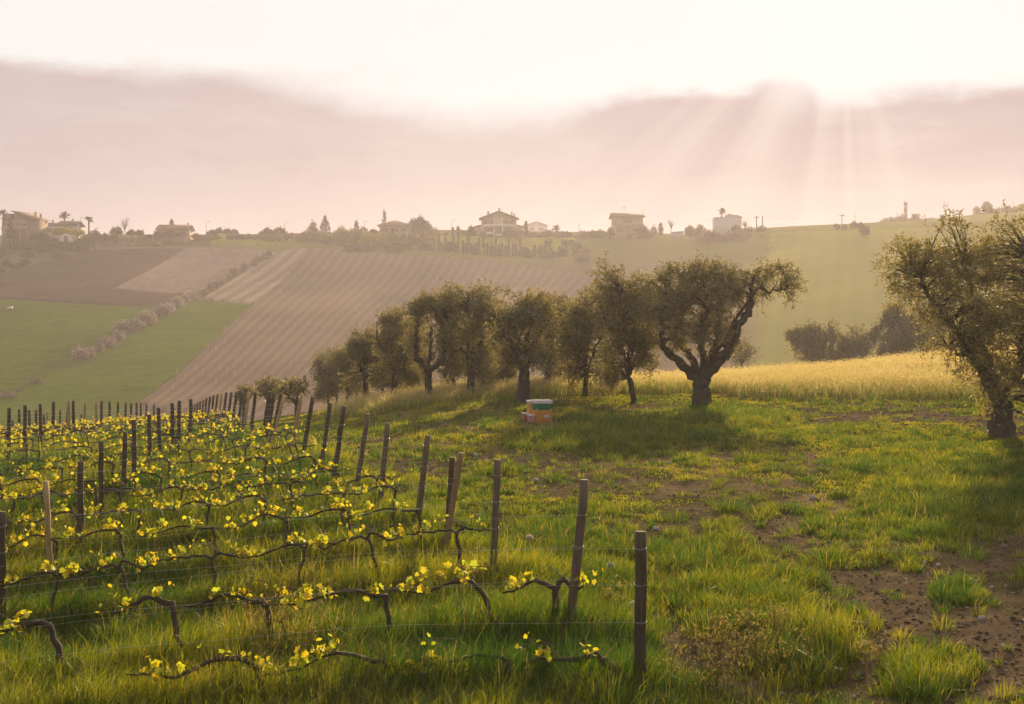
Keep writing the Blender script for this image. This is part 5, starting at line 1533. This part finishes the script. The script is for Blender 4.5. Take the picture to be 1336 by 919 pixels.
GREENB = (.050, .052, .022); OLIVEB = (.11, .095, .050); YEL = (.36, .28, .03); RUST = (.24, .145, .075); PALEB = (.21, .15, .105); DARKC = (.030, .036, .018)
PT = 'palms on the ridge'
for px, tp, bs, w, Y, lab in [(3.5, 274, 313, 13, 410, 'tallest palm, at the picture edge beside the ochre house'), (84.5, 277.5, 308, 14, 418, 'palm standing in front of the low white house'), (116, 283.5, 308, 11.5, 418, 'shorter palm beside the gable end of the white house'),
        (942, 272.5, 299, 11, 422, 'short fat palm rising behind the white block house'), (725.5, 294, 309, 11, 446, 'small palm between the far pale house and the round bushes')]:
    far_tree(px, tp, bs, w, Y, lab, PT, 'palm', (.050, .052, .028), cat='palm', name='palm_tree')
SG = 'trees and bushes along the ridge'
TREES = [(13, 288, 313, 10, 405, 'dark conifer hugging the corner of the ochre house', 'spruce', DARKC, 1.4),
         (52, 302, 314, 22, 404, 'dark shrub at the foot of the ochre house', 'bush', GREENB, 1), (83, 296, 307, 30, 412, 'yellow flowering shrub before the white house', 'bush', YEL, 1), (101, 297, 308, 20, 411, 'second yellow shrub, nearer the gable of the white house', 'bush', YEL, 1),
         (123, 297, 318, 20, 410, 'domed brown green bush below the shorter palm', 'bush', OLIVEB, 1), (108, 306, 322, 22, 402, 'grey olive below the white tunnel', 'olive', OLIVEB, 1), (70, 309, 320, 20, 402, 'rusty shrub beside the white tunnel', 'bush', RUST, .8),
         (137, 304, 317, 10, 428, 'little olive at the start of the brown bank', 'olive', OLIVEB, 1), (152, 293, 312, 18, 430, 'dark olive in front of the bare pinkish tree', 'olive', GREENB, 1), (163, 282, 311, 15, 434, 'bare pinkish tree with fine twigs behind dark olives', 'bare', RUST, .8),
         (171, 299, 310, 12, 430, 'round olive on the brown bank, west of its twin', 'olive', OLIVEB, 1), (182, 299, 310, 13, 430, 'round olive on the brown bank, east of its twin', 'olive', OLIVEB, 1), (194, 306, 311, 9, 434, 'tiny round bush on the brown bank', 'bush', OLIVEB, 1),
         (224, 286.5, 300, 9, 445, 'small spruce top above the brown roof', 'spruce', (.07, .05, .032), 1.2), (207, 300, 313, 15, 428, 'olive hiding the corner of the brown roofed house', 'olive', OLIVEB, 1), (222, 299, 312, 18, 428, 'wide olive before the brown roofed house', 'olive', OLIVEB, 1), (238, 301, 311, 12, 428, 'small olive before the brown roofed house', 'olive', RUST, 1),
         (206, 312, 320, 12, 424, 'yellow bush on the brown bank', 'bush', YEL, 1), (258, 305, 312, 14, 436, 'low shrub east of the brown roofed house', 'bush', RUST, .8),
         (277, 299, 310, 13, 446, 'first olive of the grove by the street lamp', 'olive', OLIVEB, 1), (286, 296, 309, 13, 446, 'tallest olive of the grove by the street lamp', 'olive', OLIVEB, 1), (296, 297, 309, 13, 446, 'third olive of the grove by the street lamp', 'olive', OLIVEB, 1), (305, 299, 308, 12, 447, 'last olive of the grove by the street lamp', 'olive', OLIVEB, 1),
         (348, 297, 310, 20, 446, 'flat topped tree over the grass terrace', 'olive', GREENB, 1), (364, 296, 310, 22, 446, 'second flat topped tree by the lamp over the terrace', 'olive', OLIVEB, 1), (382, 303, 312, 18, 446, 'low rusty shrub under the lamp on the terrace', 'bush', RUST, 1), (356, 304, 314, 24, 440, 'yellow bush under the flat topped trees', 'bush', (.15, .12, .03), 1),
         (408, 286, 312, 16, 446, 'rust coloured thin tree before the tall dark conifer', 'round', RUST, .7), (424, 283, 312, 14, 448, 'tall dark pointed conifer on the crest', 'cypress', (.05, .045, .025), 3.0), (400, 301, 316, 26, 440, 'reddish bush left bare on the terrace end', 'bush', RUST, .8), (418, 300, 316, 24, 440, 'reddish thicket below the dark conifer', 'bush', PALEB, .9),
         (446, 293, 320, 30, 436, 'big bright green bush with yellow tips', 'bush', (.22, .20, .03), 1), (463, 294, 321, 22, 436, 'green bush below the little cypress', 'bush', (.17, .16, .03), 1), (465, 289, 304, 6.5, 438, 'little pointed cypress above the yellow bushes', 'cypress', GREENB, 1), (480, 300, 322, 26, 434, 'yellow bush before the bungalow spruce', 'bush', YEL, 1), (498, 302, 322, 24, 434, 'yellow bush below the hipped roof', 'bush', YEL, 1),
         (514, 304, 320, 22, 434, 'olive yellow bush below the bungalow door', 'bush', (.13, .11, .03), 1), (540, 303, 318, 24, 436, 'yellow bush below the broad round tree', 'bush', YEL, 1), (474, 295, 306, 12, 444, 'rusty round shrub behind the yellow bushes', 'bush', RUST, 1), (487, 298, 306, 10, 446, 'greyish shrub by the bungalow wall', 'bush', OLIVEB, 1),
         (501.5, 274, 305, 12, 450, 'spruce standing tall beside the bungalow', 'spruce', DARKC, 1.5), (547, 281.5, 305, 32, 450, 'broad round dark tree beside the bungalow', 'bush', (.048, .042, .024), 1.3), (565, 295, 308, 16, 446, 'pale yellow shrub by the broad round tree', 'bush', (.20, .15, .05), .8),
         (597.5, 297, 310, 6, 448, 'small upright yellow green cypress behind the lawn', 'cypress', (.09, .08, .03), 1.3), (604, 300, 309, 8, 448, 'tiny palm like shrub behind the lawn', 'palm', GREENB, 1), (582, 303, 308, 8, 448, 'tiny palm shrub at the lawn edge', 'palm', GREENB, 1), (615, 294, 309, 12, 445, 'round dark clipped tree beside the villa', 'bush', DARKC, 1.6),
         (663, 297, 309, 13, 440, 'bush against the villa front', 'bush', (.09, .07, .035), 1), (676, 298, 310, 16, 440, 'bush at the villa corner under the twin chimneys', 'bush', RUST, 1), (686, 288, 309, 8, 446, 'thin conifer between the villa and the far pale house', 'spruce', (.07, .055, .035), 1), (696, 302, 310, 16, 444, 'dark hedge bush under the far pale house', 'bush', OLIVEB, 1), (713, 299, 309, 14, 450, 'pinkish bush beside the far pale house', 'bush', PALEB, .8),
         (733, 303, 310, 14, 444, 'low bush under the small palm', 'bush', OLIVEB, 1), (742, 303, 309, 8, 444, 'square cut bush near the thin pole', 'bush', GREENB, 1), (763, 300, 312, 26, 440, 'broad mound of brownish shrubs west of the square house', 'bush', PALEB, 1), (784, 299, 310, 16, 438, 'olive beside the square house', 'olive', OLIVEB, 1), (796, 297, 308, 8, 432, 'shrub climbing the square house corner', 'bush', OLIVEB, 1),
         (840, 293, 313, 17, 428, 'dark ivy bush spilling from the square house', 'bush', (.055, .045, .025), 1.2), (853, 292, 308, 9, 438, 'rusty shrub behind the dark ivy bush', 'bush', RUST, .8), (862, 292, 307, 6, 438, 'small upright dark tree beside the bare one', 'cypress', (.07, .055, .03), 1.5), (875.5, 286.5, 305, 11, 438, 'leafless rounded tree alone against the sky', 'bare', PALEB, .3),
         (900, 292, 309, 14, 424, 'dark rounded bush west of the block house', 'bush', OLIVEB, 1), (914, 290, 309, 18, 424, 'orange tinted bush west of the block house', 'bush', (.17, .12, .04), 1), (960, 293, 302, 12, 410, 'shrub against the white block wall', 'bush', OLIVEB, .8), (972, 288, 302, 8, 412, 'yellowish sapling beside the block house', 'bare', YEL, 1.6), (980, 294, 304, 16, 408, 'yellow bush under the two poles', 'bush', YEL, 1), (994, 293, 304, 14, 406, 'dark square bush under the two poles', 'bush', OLIVEB, 1.1),
         (925, 299, 318, 40, 404, 'pale scrub on the slope under the orange bush', 'bush', PALEB, .6), (962, 300, 318, 50, 400, 'pale scrub on the slope under the block house', 'bush', PALEB, .6), (998, 302, 330, 22, 396, 'greyish scrub strip at the edge of the green slope', 'bush', PALEB, .6), (1003, 318, 345, 18, 380, 'greyish scrub lower on the edge of the green slope', 'bush', PALEB, .6),
         (1092, 292, 299, 7, 392, 'tiny olive at the foot of the insulator pole', 'olive', OLIVEB, 1), (1102, 293, 299, 6, 392, 'tiniest olive right of the insulator pole', 'olive', OLIVEB, 1), (1114, 288, 299, 10, 392, 'small dark olive under the thin pole', 'olive', GREENB, 1), (1123, 290, 300, 8, 390, 'small olive touching the darker ones', 'olive', GREENB, 1), (1130, 291, 311, 11, 372, 'dark tree pair standing on the green slope', 'round', (.06, .045, .03), 1), (1125, 293, 306, 8, 374, 'dark tree joined to the taller one on the green slope', 'round', (.06, .045, .03), 1),
         (1150, 288, 298, 22, 470, 'pale thicket at the start of the far wooded ridge', 'bush', PALEB, .9), (1160, 283, 297, 26, 474, 'pale leafless trees on the far ridge', 'round', PALEB, .9), (1174, 278, 297, 20, 476, 'taller pale tree on the far ridge by the striped mast', 'round', PALEB, .9), (1194, 276, 296, 18, 478, 'tallest pale tree just after the striped mast', 'round', PALEB, .9), (1158, 290, 298, 14, 466, 'grey olive below the far thicket', 'olive', OLIVEB, 1),
         (1212, 284, 296, 30, 474, 'brown hedge on the far ridge after the mast', 'bush', OLIVEB, 1), (1232, 284, 295, 26, 474, 'brown hedge, its lower end on the far ridge', 'bush', OLIVEB, 1), (1258, 281, 294, 34, 476, 'pale hedge climbing the far ridge', 'bush', PALEB, 1), (1286, 262.5, 284, 26, 480, 'big lone round tree high on the far ridge', 'round', OLIVEB, 1.1), (1278, 276, 290, 30, 478, 'pale scrub below the big lone round tree', 'bush', PALEB, 1), (1312, 268, 284, 34, 480, 'brown scrub high on the far ridge', 'bush', RUST, .9), (1334, 265, 282, 30, 480, 'brown scrub where the far ridge leaves the picture', 'bush', RUST, .9),
         (685, 322, 334, 20, 404, 'dark bush among the cypresses', 'bush', DARKC, 1), (690, 330, 336, 14, 403, 'low bush at the foot of the cypress row', 'bush', (.08, .065, .04), 1), (752, 315, 329, 14, 404, 'dark shrub at the end of the cypress row', 'bush', (.06, .05, .03), 1), (762, 321, 330, 16, 400, 'pale shrub below the brownish mound', 'bush', PALEB, .6), (758, 330, 342, 24, 398, 'pale blossoming scrub at the corner of the young vineyard', 'bush', PALEB, .7), (720, 326, 336, 30, 404, 'dark thicket under the first umbrella pine', 'bush', (.06, .05, .032), 1),
         (555, 313, 327, 20, 416, 'dark thicket at the start of the cypress row', 'bush', (.06, .05, .03), 1), (520, 316, 328, 40, 418, 'shadowy hedge under the yellow bushes', 'bush', (.075, .065, .03), 1), (470, 318, 329, 44, 420, 'long hedge bordering the young vineyard', 'bush', (.085, .075, .033), 1)]
for px, tp, bs, w, Y, lab, kind, col, dn in TREES:
    nm, ct = {'bush': ('bush', 'bush'), 'spruce': ('conifer', 'conifer'), 'cypress': ('cypress', 'cypress'), 'bare': ('bare_tree', 'tree'), 'olive': ('olive_tree', 'olive tree'), 'palm': ('palm_shrub', 'shrub'), 'umbrella': ('tree', 'tree'), 'round': ('tree', 'tree')}[kind]
    far_tree(px, tp, bs, w, Y, lab.replace('left bare ', '').replace(' right of', ' beside'), SG, kind, col, cat=ct, name=nm, dens=dn)
for px, tp, bs, w, lab in [(715, 310, 334, 17, 'umbrella pine with a domed crown beyond the villa lawn'), (741, 311.5, 334, 20, 'wider umbrella pine with a domed crown near the end of the cypresses')]:
    far_tree(px, tp, bs, w, 406, lab, 'umbrella pines', 'umbrella', (.062, .052, .028), cat='pine', name='pine_tree')
CYP = [(511.5, 299, 315), (522, 307, 316), (527, 306, 316), (533.5, 307, 319), (538.5, 300, 322), (550, 299, 325), (553, 305, 326), (559, 313, 327), (566, 310, 327), (572.5, 306, 327), (581.5, 311, 328), (585, 316, 328), (577, 318, 328), (588, 317, 328), (591, 298, 328), (598, 296, 330), (594, 318, 329), (604, 315, 331), (611, 309.5, 331), (615, 319, 331),
       (608, 319, 331), (621.5, 318, 333), (625, 312, 333), (618, 321, 332), (631, 304, 334), (636, 318, 334), (641, 317, 335), (647, 312, 335), (651, 321, 335), (655, 319, 335), (644, 322, 335), (664, 315, 335), (670, 319, 335), (673, 319, 335), (678.5, 312.5, 334), (660, 322, 335), (697.5, 321, 335), (704, 322, 335), (706.5, 320, 335), (711, 321, 335), (718, 322, 335), (730, 323, 335), (733.5, 321, 335), (738, 322, 335)]
for px, tp, bs in CYP:
    tall = bs - tp > 24
    far_tree(px, tp, bs, random.uniform(3.2, 4.4) if not tall else 4.2, 408 if px > 545 else 428, 'one of the tallest slim cypresses rising above the row by the lawn' if tall else 'slim dark cypress in the close row along the foot of the lawn', 'tall cypresses below the lawn' if tall else 'low cypresses below the lawn', 'cypress', (.050, .042, .024), cat='cypress', name='cypress')

g = random.Random(21)
RX = [0, 60, 150, 340, 420, 520, 640, 750, 820, 900, 960, 1000]; RY_ = [316, 315, 312, 311, 314, 318, 309, 309, 308, 309, 303, 302]; RD = [415, 418, 432, 446, 442, 438, 447, 444, 435, 428, 414, 405]
for k in range(95):
    px = g.uniform(120, 1000)
    if g.random() < .35: px = g.uniform(385, 560)
    by = float(np.interp(px, RX, RY_)) + g.uniform(-1, 2.5); Yd = float(np.interp(px, RX, RD)) - g.uniform(0, 4)
    far_tree(px, by - g.uniform(4, 9), by, g.uniform(7, 17), Yd, 'small low shrub in the mixed scrub along the crest', 'low scrub along the crest', 'bush', g.choice([OLIVEB, RUST, PALEB, GREENB, (.22, .18, .04), OLIVEB]), seed=900 + k, cat='shrub', name='shrub', dens=.8)

# hedge of grey blossoming trees across the far fields, and the shrubs in the green
HED = [(106, 466, 15), (117, 461, 16), (128, 455, 17), (139, 450, 17), (147, 445, 15), (156, 440, 16), (165, 434, 16), (172, 430, 15), (179, 425, 17), (188, 419, 16), (196, 415, 14), (204, 411, 14), (211, 406, 14), (219, 402, 13), (227, 399, 13), (234, 395, 12), (242, 392, 12), (250, 389, 11)]
for px, py, w in HED:
    px += random.uniform(-4, 4); py += random.uniform(-2.5, 2.5); w *= random.uniform(.65, 1.25)
    Yh = hit([px], [py + 5], y0=120)[0][1]
    far_tree(px, py - w * .85, py + 5, w * 1.45, Yh, 'grey blossoming small tree in the hedge line across the green field', 'grey hedge trees across the green field', 'bush', random.choice([(.40, .31, .28), (.32, .25, .21), (.36, .30, .23)]), cat='tree', name='hedge_tree', dens=.75)
HED2 = [(268, 383, 9), (276, 376, 12), (284, 372, 10), (291, 369, 9), (299, 363, 10), (306, 358, 11), (313, 354, 10), (321, 350, 11), (329, 345, 10), (337, 340, 10), (345, 336, 9), (352, 332, 9)]
for px, py, w in HED2:
    px += random.uniform(-3, 3); w *= random.uniform(.7, 1.3)
    Yh = hit([px], [py + 4], y0=120)[0][1]
    far_tree(px, py - w * .7, py + 4, w, Yh, 'small greyish tree in the thin line between the two tan fields', 'thin line of trees between the tan fields', 'round', (.22, .17, .145), cat='tree', name='hedge_tree', dens=.7)
for px, py, w, lab in [(48, 502, 24, 'lone pale shrub low in the green field'), (12, 520, 24, 'pale shrub at the picture edge low in the green field'), (26, 512, 12, 'small pale shrub between the two larger ones in the green field')]:
    Yh = hit([px], [py], y0=120)[0][1]
    far_tree(px, py - w * .5, py, w, Yh, lab, None, 'bush', (.20, .17, .12), cat='shrub', name='shrub', dens=.5)
# the old orchard under the ochre house
g = random.Random(5)
for k in range(34):
    px = g.uniform(-6, 118); lo, hi = 322, 356 - max(0, px - 10) * .24
    py = g.uniform(lo, max(hi, lo + 3)); Yh = hit([px], [py], y0=120)[0][1]; w = g.uniform(9, 15)
    far_tree(px, py - w * .62, py, w, Yh, 'small greyish fruit tree on the scrubby slope under the ochre house', 'fruit trees on the scrubby slope', 'bush', random.choice([(.13, .105, .075), (.105, .09, .06), (.15, .12, .075)]), cat='tree', name='fruit_tree', dens=.6)
X, Y, Z = hit([13], [404], y0=120)[0]
o = empty('water_tank', (X, Y, Z), 'tiny white box tank lying in the green field', 'tank')
m = MB(); m.box((-.6, -.5, -.2), (.6, .5, .75), (.6, .56, .54)); b_ = m.build('tank_body', M_PAINT, o); b_.modifiers.new('b', 'BEVEL').width = .08
m = MB(); m.tube(np.array([(0, 0, .74), (0, 0, .9)]), .2, 10, (.3, .28, .27)); m.build('lid', M_PAINT, o)

# ------------------------------------------------------------------ young vine stakes on the far slope
def stake_mesh():
    m = MB(); m.tube(np.array([(0, 0, -.4), (0, 0, 1.5)]), .035, 5, (.46, .40, .37)); return m.mesh('vine_stake', M_PAINT)
SM = stake_mesh(); n_st = 0
POLY = [(420, 327), (500, 334), (580, 338), (650, 344), (720, 354), (690, 420), (640, 470), (540, 500), (420, 505), (330, 515), (190, 526), (262, 462), (337, 400)]
def inside(x, y, P):
    c = False; j = len(P) - 1
    for i in range(len(P)):
        if (P[i][1] > y) != (P[j][1] > y) and x < (P[j][0] - P[i][0]) * (y - P[i][1]) / (P[j][1] - P[i][1]) + P[i][0]: c = not c
        j = i
    return c
cand = []
def along(pl, f):
    p = np.array(pl, float); d = np.concatenate([[0], np.cumsum(np.linalg.norm(np.diff(p, axis=0), axis=1))]); s = f * d[-1]
    return hit([np.interp(s, d, p[:, 0])], [np.interp(s, d, p[:, 1])], y0=120)[0]
for r in range(N_YV):
    A, B = along(YV_TOP, (r + .5) / N_YV), along(YV_BOT, (r + .5) / N_YV)
    L = np.linalg.norm(B[:2] - A[:2])
    for s in np.arange(3 + (r % 3) * 2.5, L, 9.0):
        x, y = A[:2] + (B[:2] - A[:2]) * s / L + np.random.default_rng(r).normal(0, .1, 2)
        z = float(G(x, y)); px, py = pixel(x, y, z)
        if inside(px, py, POLY) and random.random() < .8: cand.append((x, y, z))
random.shuffle(cand)
for x, y, z in cand[:290]:
    o = bpy.data.objects.new('vine_stake', SM); COL.objects.link(o); o.location = (x, y, z + .3)
    tag(o, 'thin pale stake of the young vineyard on the far slope', 'stake', 'stakes of the young vineyard')

# ------------------------------------------------------------------ poles, lamps, mast
PG = 'lamps and poles on the skyline'
def pole(px, tp, bs, Y, label, kind, r=.11, col=(.10, .08, .07)):
    u = Y / F; X = (px - CX) * u; z = (YH - bs) * u; H = (bs - tp) * u
    nm = {'lamp': 'street_lamp', 'utility': 'utility_pole', 'mast': 'mast', 'thin': 'pole'}[kind]
    o = empty(nm, (X, Y, z), label, {'lamp': 'street lamp', 'utility': 'utility pole', 'mast': 'mast', 'thin': 'pole'}[kind], PG)
    m = MB()
    if kind == 'mast':
        n = 8
        for k in range(n):
            m.tube(np.array([(0, 0, -6 + 0 if k == 0 else H * k / n), (0, 0, H * (k + 1) / n)]), r * 3.2, 8, (.30, .08, .06) if k % 2 else (.5, .42, .4))
        m.build('shaft', M_METAL, o)
        m = MB(); [m.box((s * .45 - .12, -.5, H * f), (s * .45 + .12, -.38, H * f + 1.0), (.4, .34, .32)) for s in (-1, 1) for f in (.72, .86)]; m.build('antenna', M_METAL, o)
        return o
    m.tube(np.array([(0, 0, -3), (0, 0, H)]), (r * 1.2, r * .8), 7, col); m.build('shaft', M_METAL, o)
    m = MB()
    if kind == 'lamp':
        m.tube(np.array([(0, 0, H - .1), (.35, 0, H + .12), (.9, 0, H + .14)]), .05, 5, col); m.build('arm', M_METAL, o)
        m = MB(); m.box((.7, -.16, H + .02), (1.4, .16, H + .16), (.2, .18, .17)); m.build('lamp_head', M_METAL, o)
    elif kind == 'utility':
        m.box((-.8, -.08, H - .75), (.8, .08, H - .6), col); m.build('crossarm', M_METAL, o)
        m = MB(); [m.tube(np.array([(x, 0, H - .6), (x, 0, H - .3)]), .07, 6, (.25, .2, .17)) for x in (-.7, 0.25, .7)]; m.build('insulator', M_METAL, o)
    return o
pole(269, 289.5, 311, 446, 'slim street lamp between the brown roofed house and the olive grove', 'lamp')
pole(371.5, 290, 311, 446, 'slim street lamp behind the flat topped trees', 'lamp')
pole(589.5, 287.5, 309, 448, 'slim street lamp behind the villa lawn', 'lamp')
pole(476, 289.5, 304, 446, 'slim lamp behind the yellow bushes', 'lamp')
pole(105, 284.5, 300, 430, 'lamp behind the white house gable', 'lamp')
pole(755.5, 292.5, 308, 446, 'thin dark pole on the crest west of the square house', 'thin')
pole(987, 281.5, 304, 408, 'thick utility pole with a transformer bracket near the block house', 'utility', .2)
pole(994.7, 282, 304, 408, 'thick plain utility pole next to the transformer pole', 'thin', .2)
pole(1011, 295, 303, 470, 'short far pole on the crest of the green slope', 'thin', .08)
pole(1020, 297, 303, 470, 'shortest far pole on the crest of the green slope', 'thin', .08)
pole(1098.5, 279, 300, 392, 'utility pole with insulators between tiny olives', 'utility', .13)
pole(1115.5, 278, 299, 396, 'thin pole rising over the small dark olive', 'thin', .08)
pole(1181.5, 264, 298, 500, 'red and white striped mast over the far wooded ridge', 'mast', .22)
pole(1307, 261.5, 282, 484, 'thin pole on the far ridge beside the lone round tree', 'thin', .09)
pole(1322, 262, 280, 484, 'thin pole on the far ridge where it leaves the picture', 'thin', .07)
def cable(a, c, sag, label):
    A = np.array(at(*a)); B = np.array(at(*c)); t = np.linspace(0, 1, 24)[:, None]
    P = A + (B - A) * t; P[:, 2] -= sag * 4 * (t * (1 - t))[:, 0]
    m = MB(); m.tube(P, .022, 4, (.16, .13, .12), False)
    tag(m.build('power_line', M_METAL), label, 'power line', 'power lines on the skyline')
cable((994.7, 282.5, 408), (1098.5, 281, 392), 1.2, 'power line from the plain pole to the insulator pole')
cable((1098.5, 281, 392), (1360, 284, 380), 2.0, 'power line from the insulator pole towards the wooded ridge')
cable((987, 284, 408), (755.5, 294, 446), 1.0, 'power line from the transformer pole to the thin dark pole')
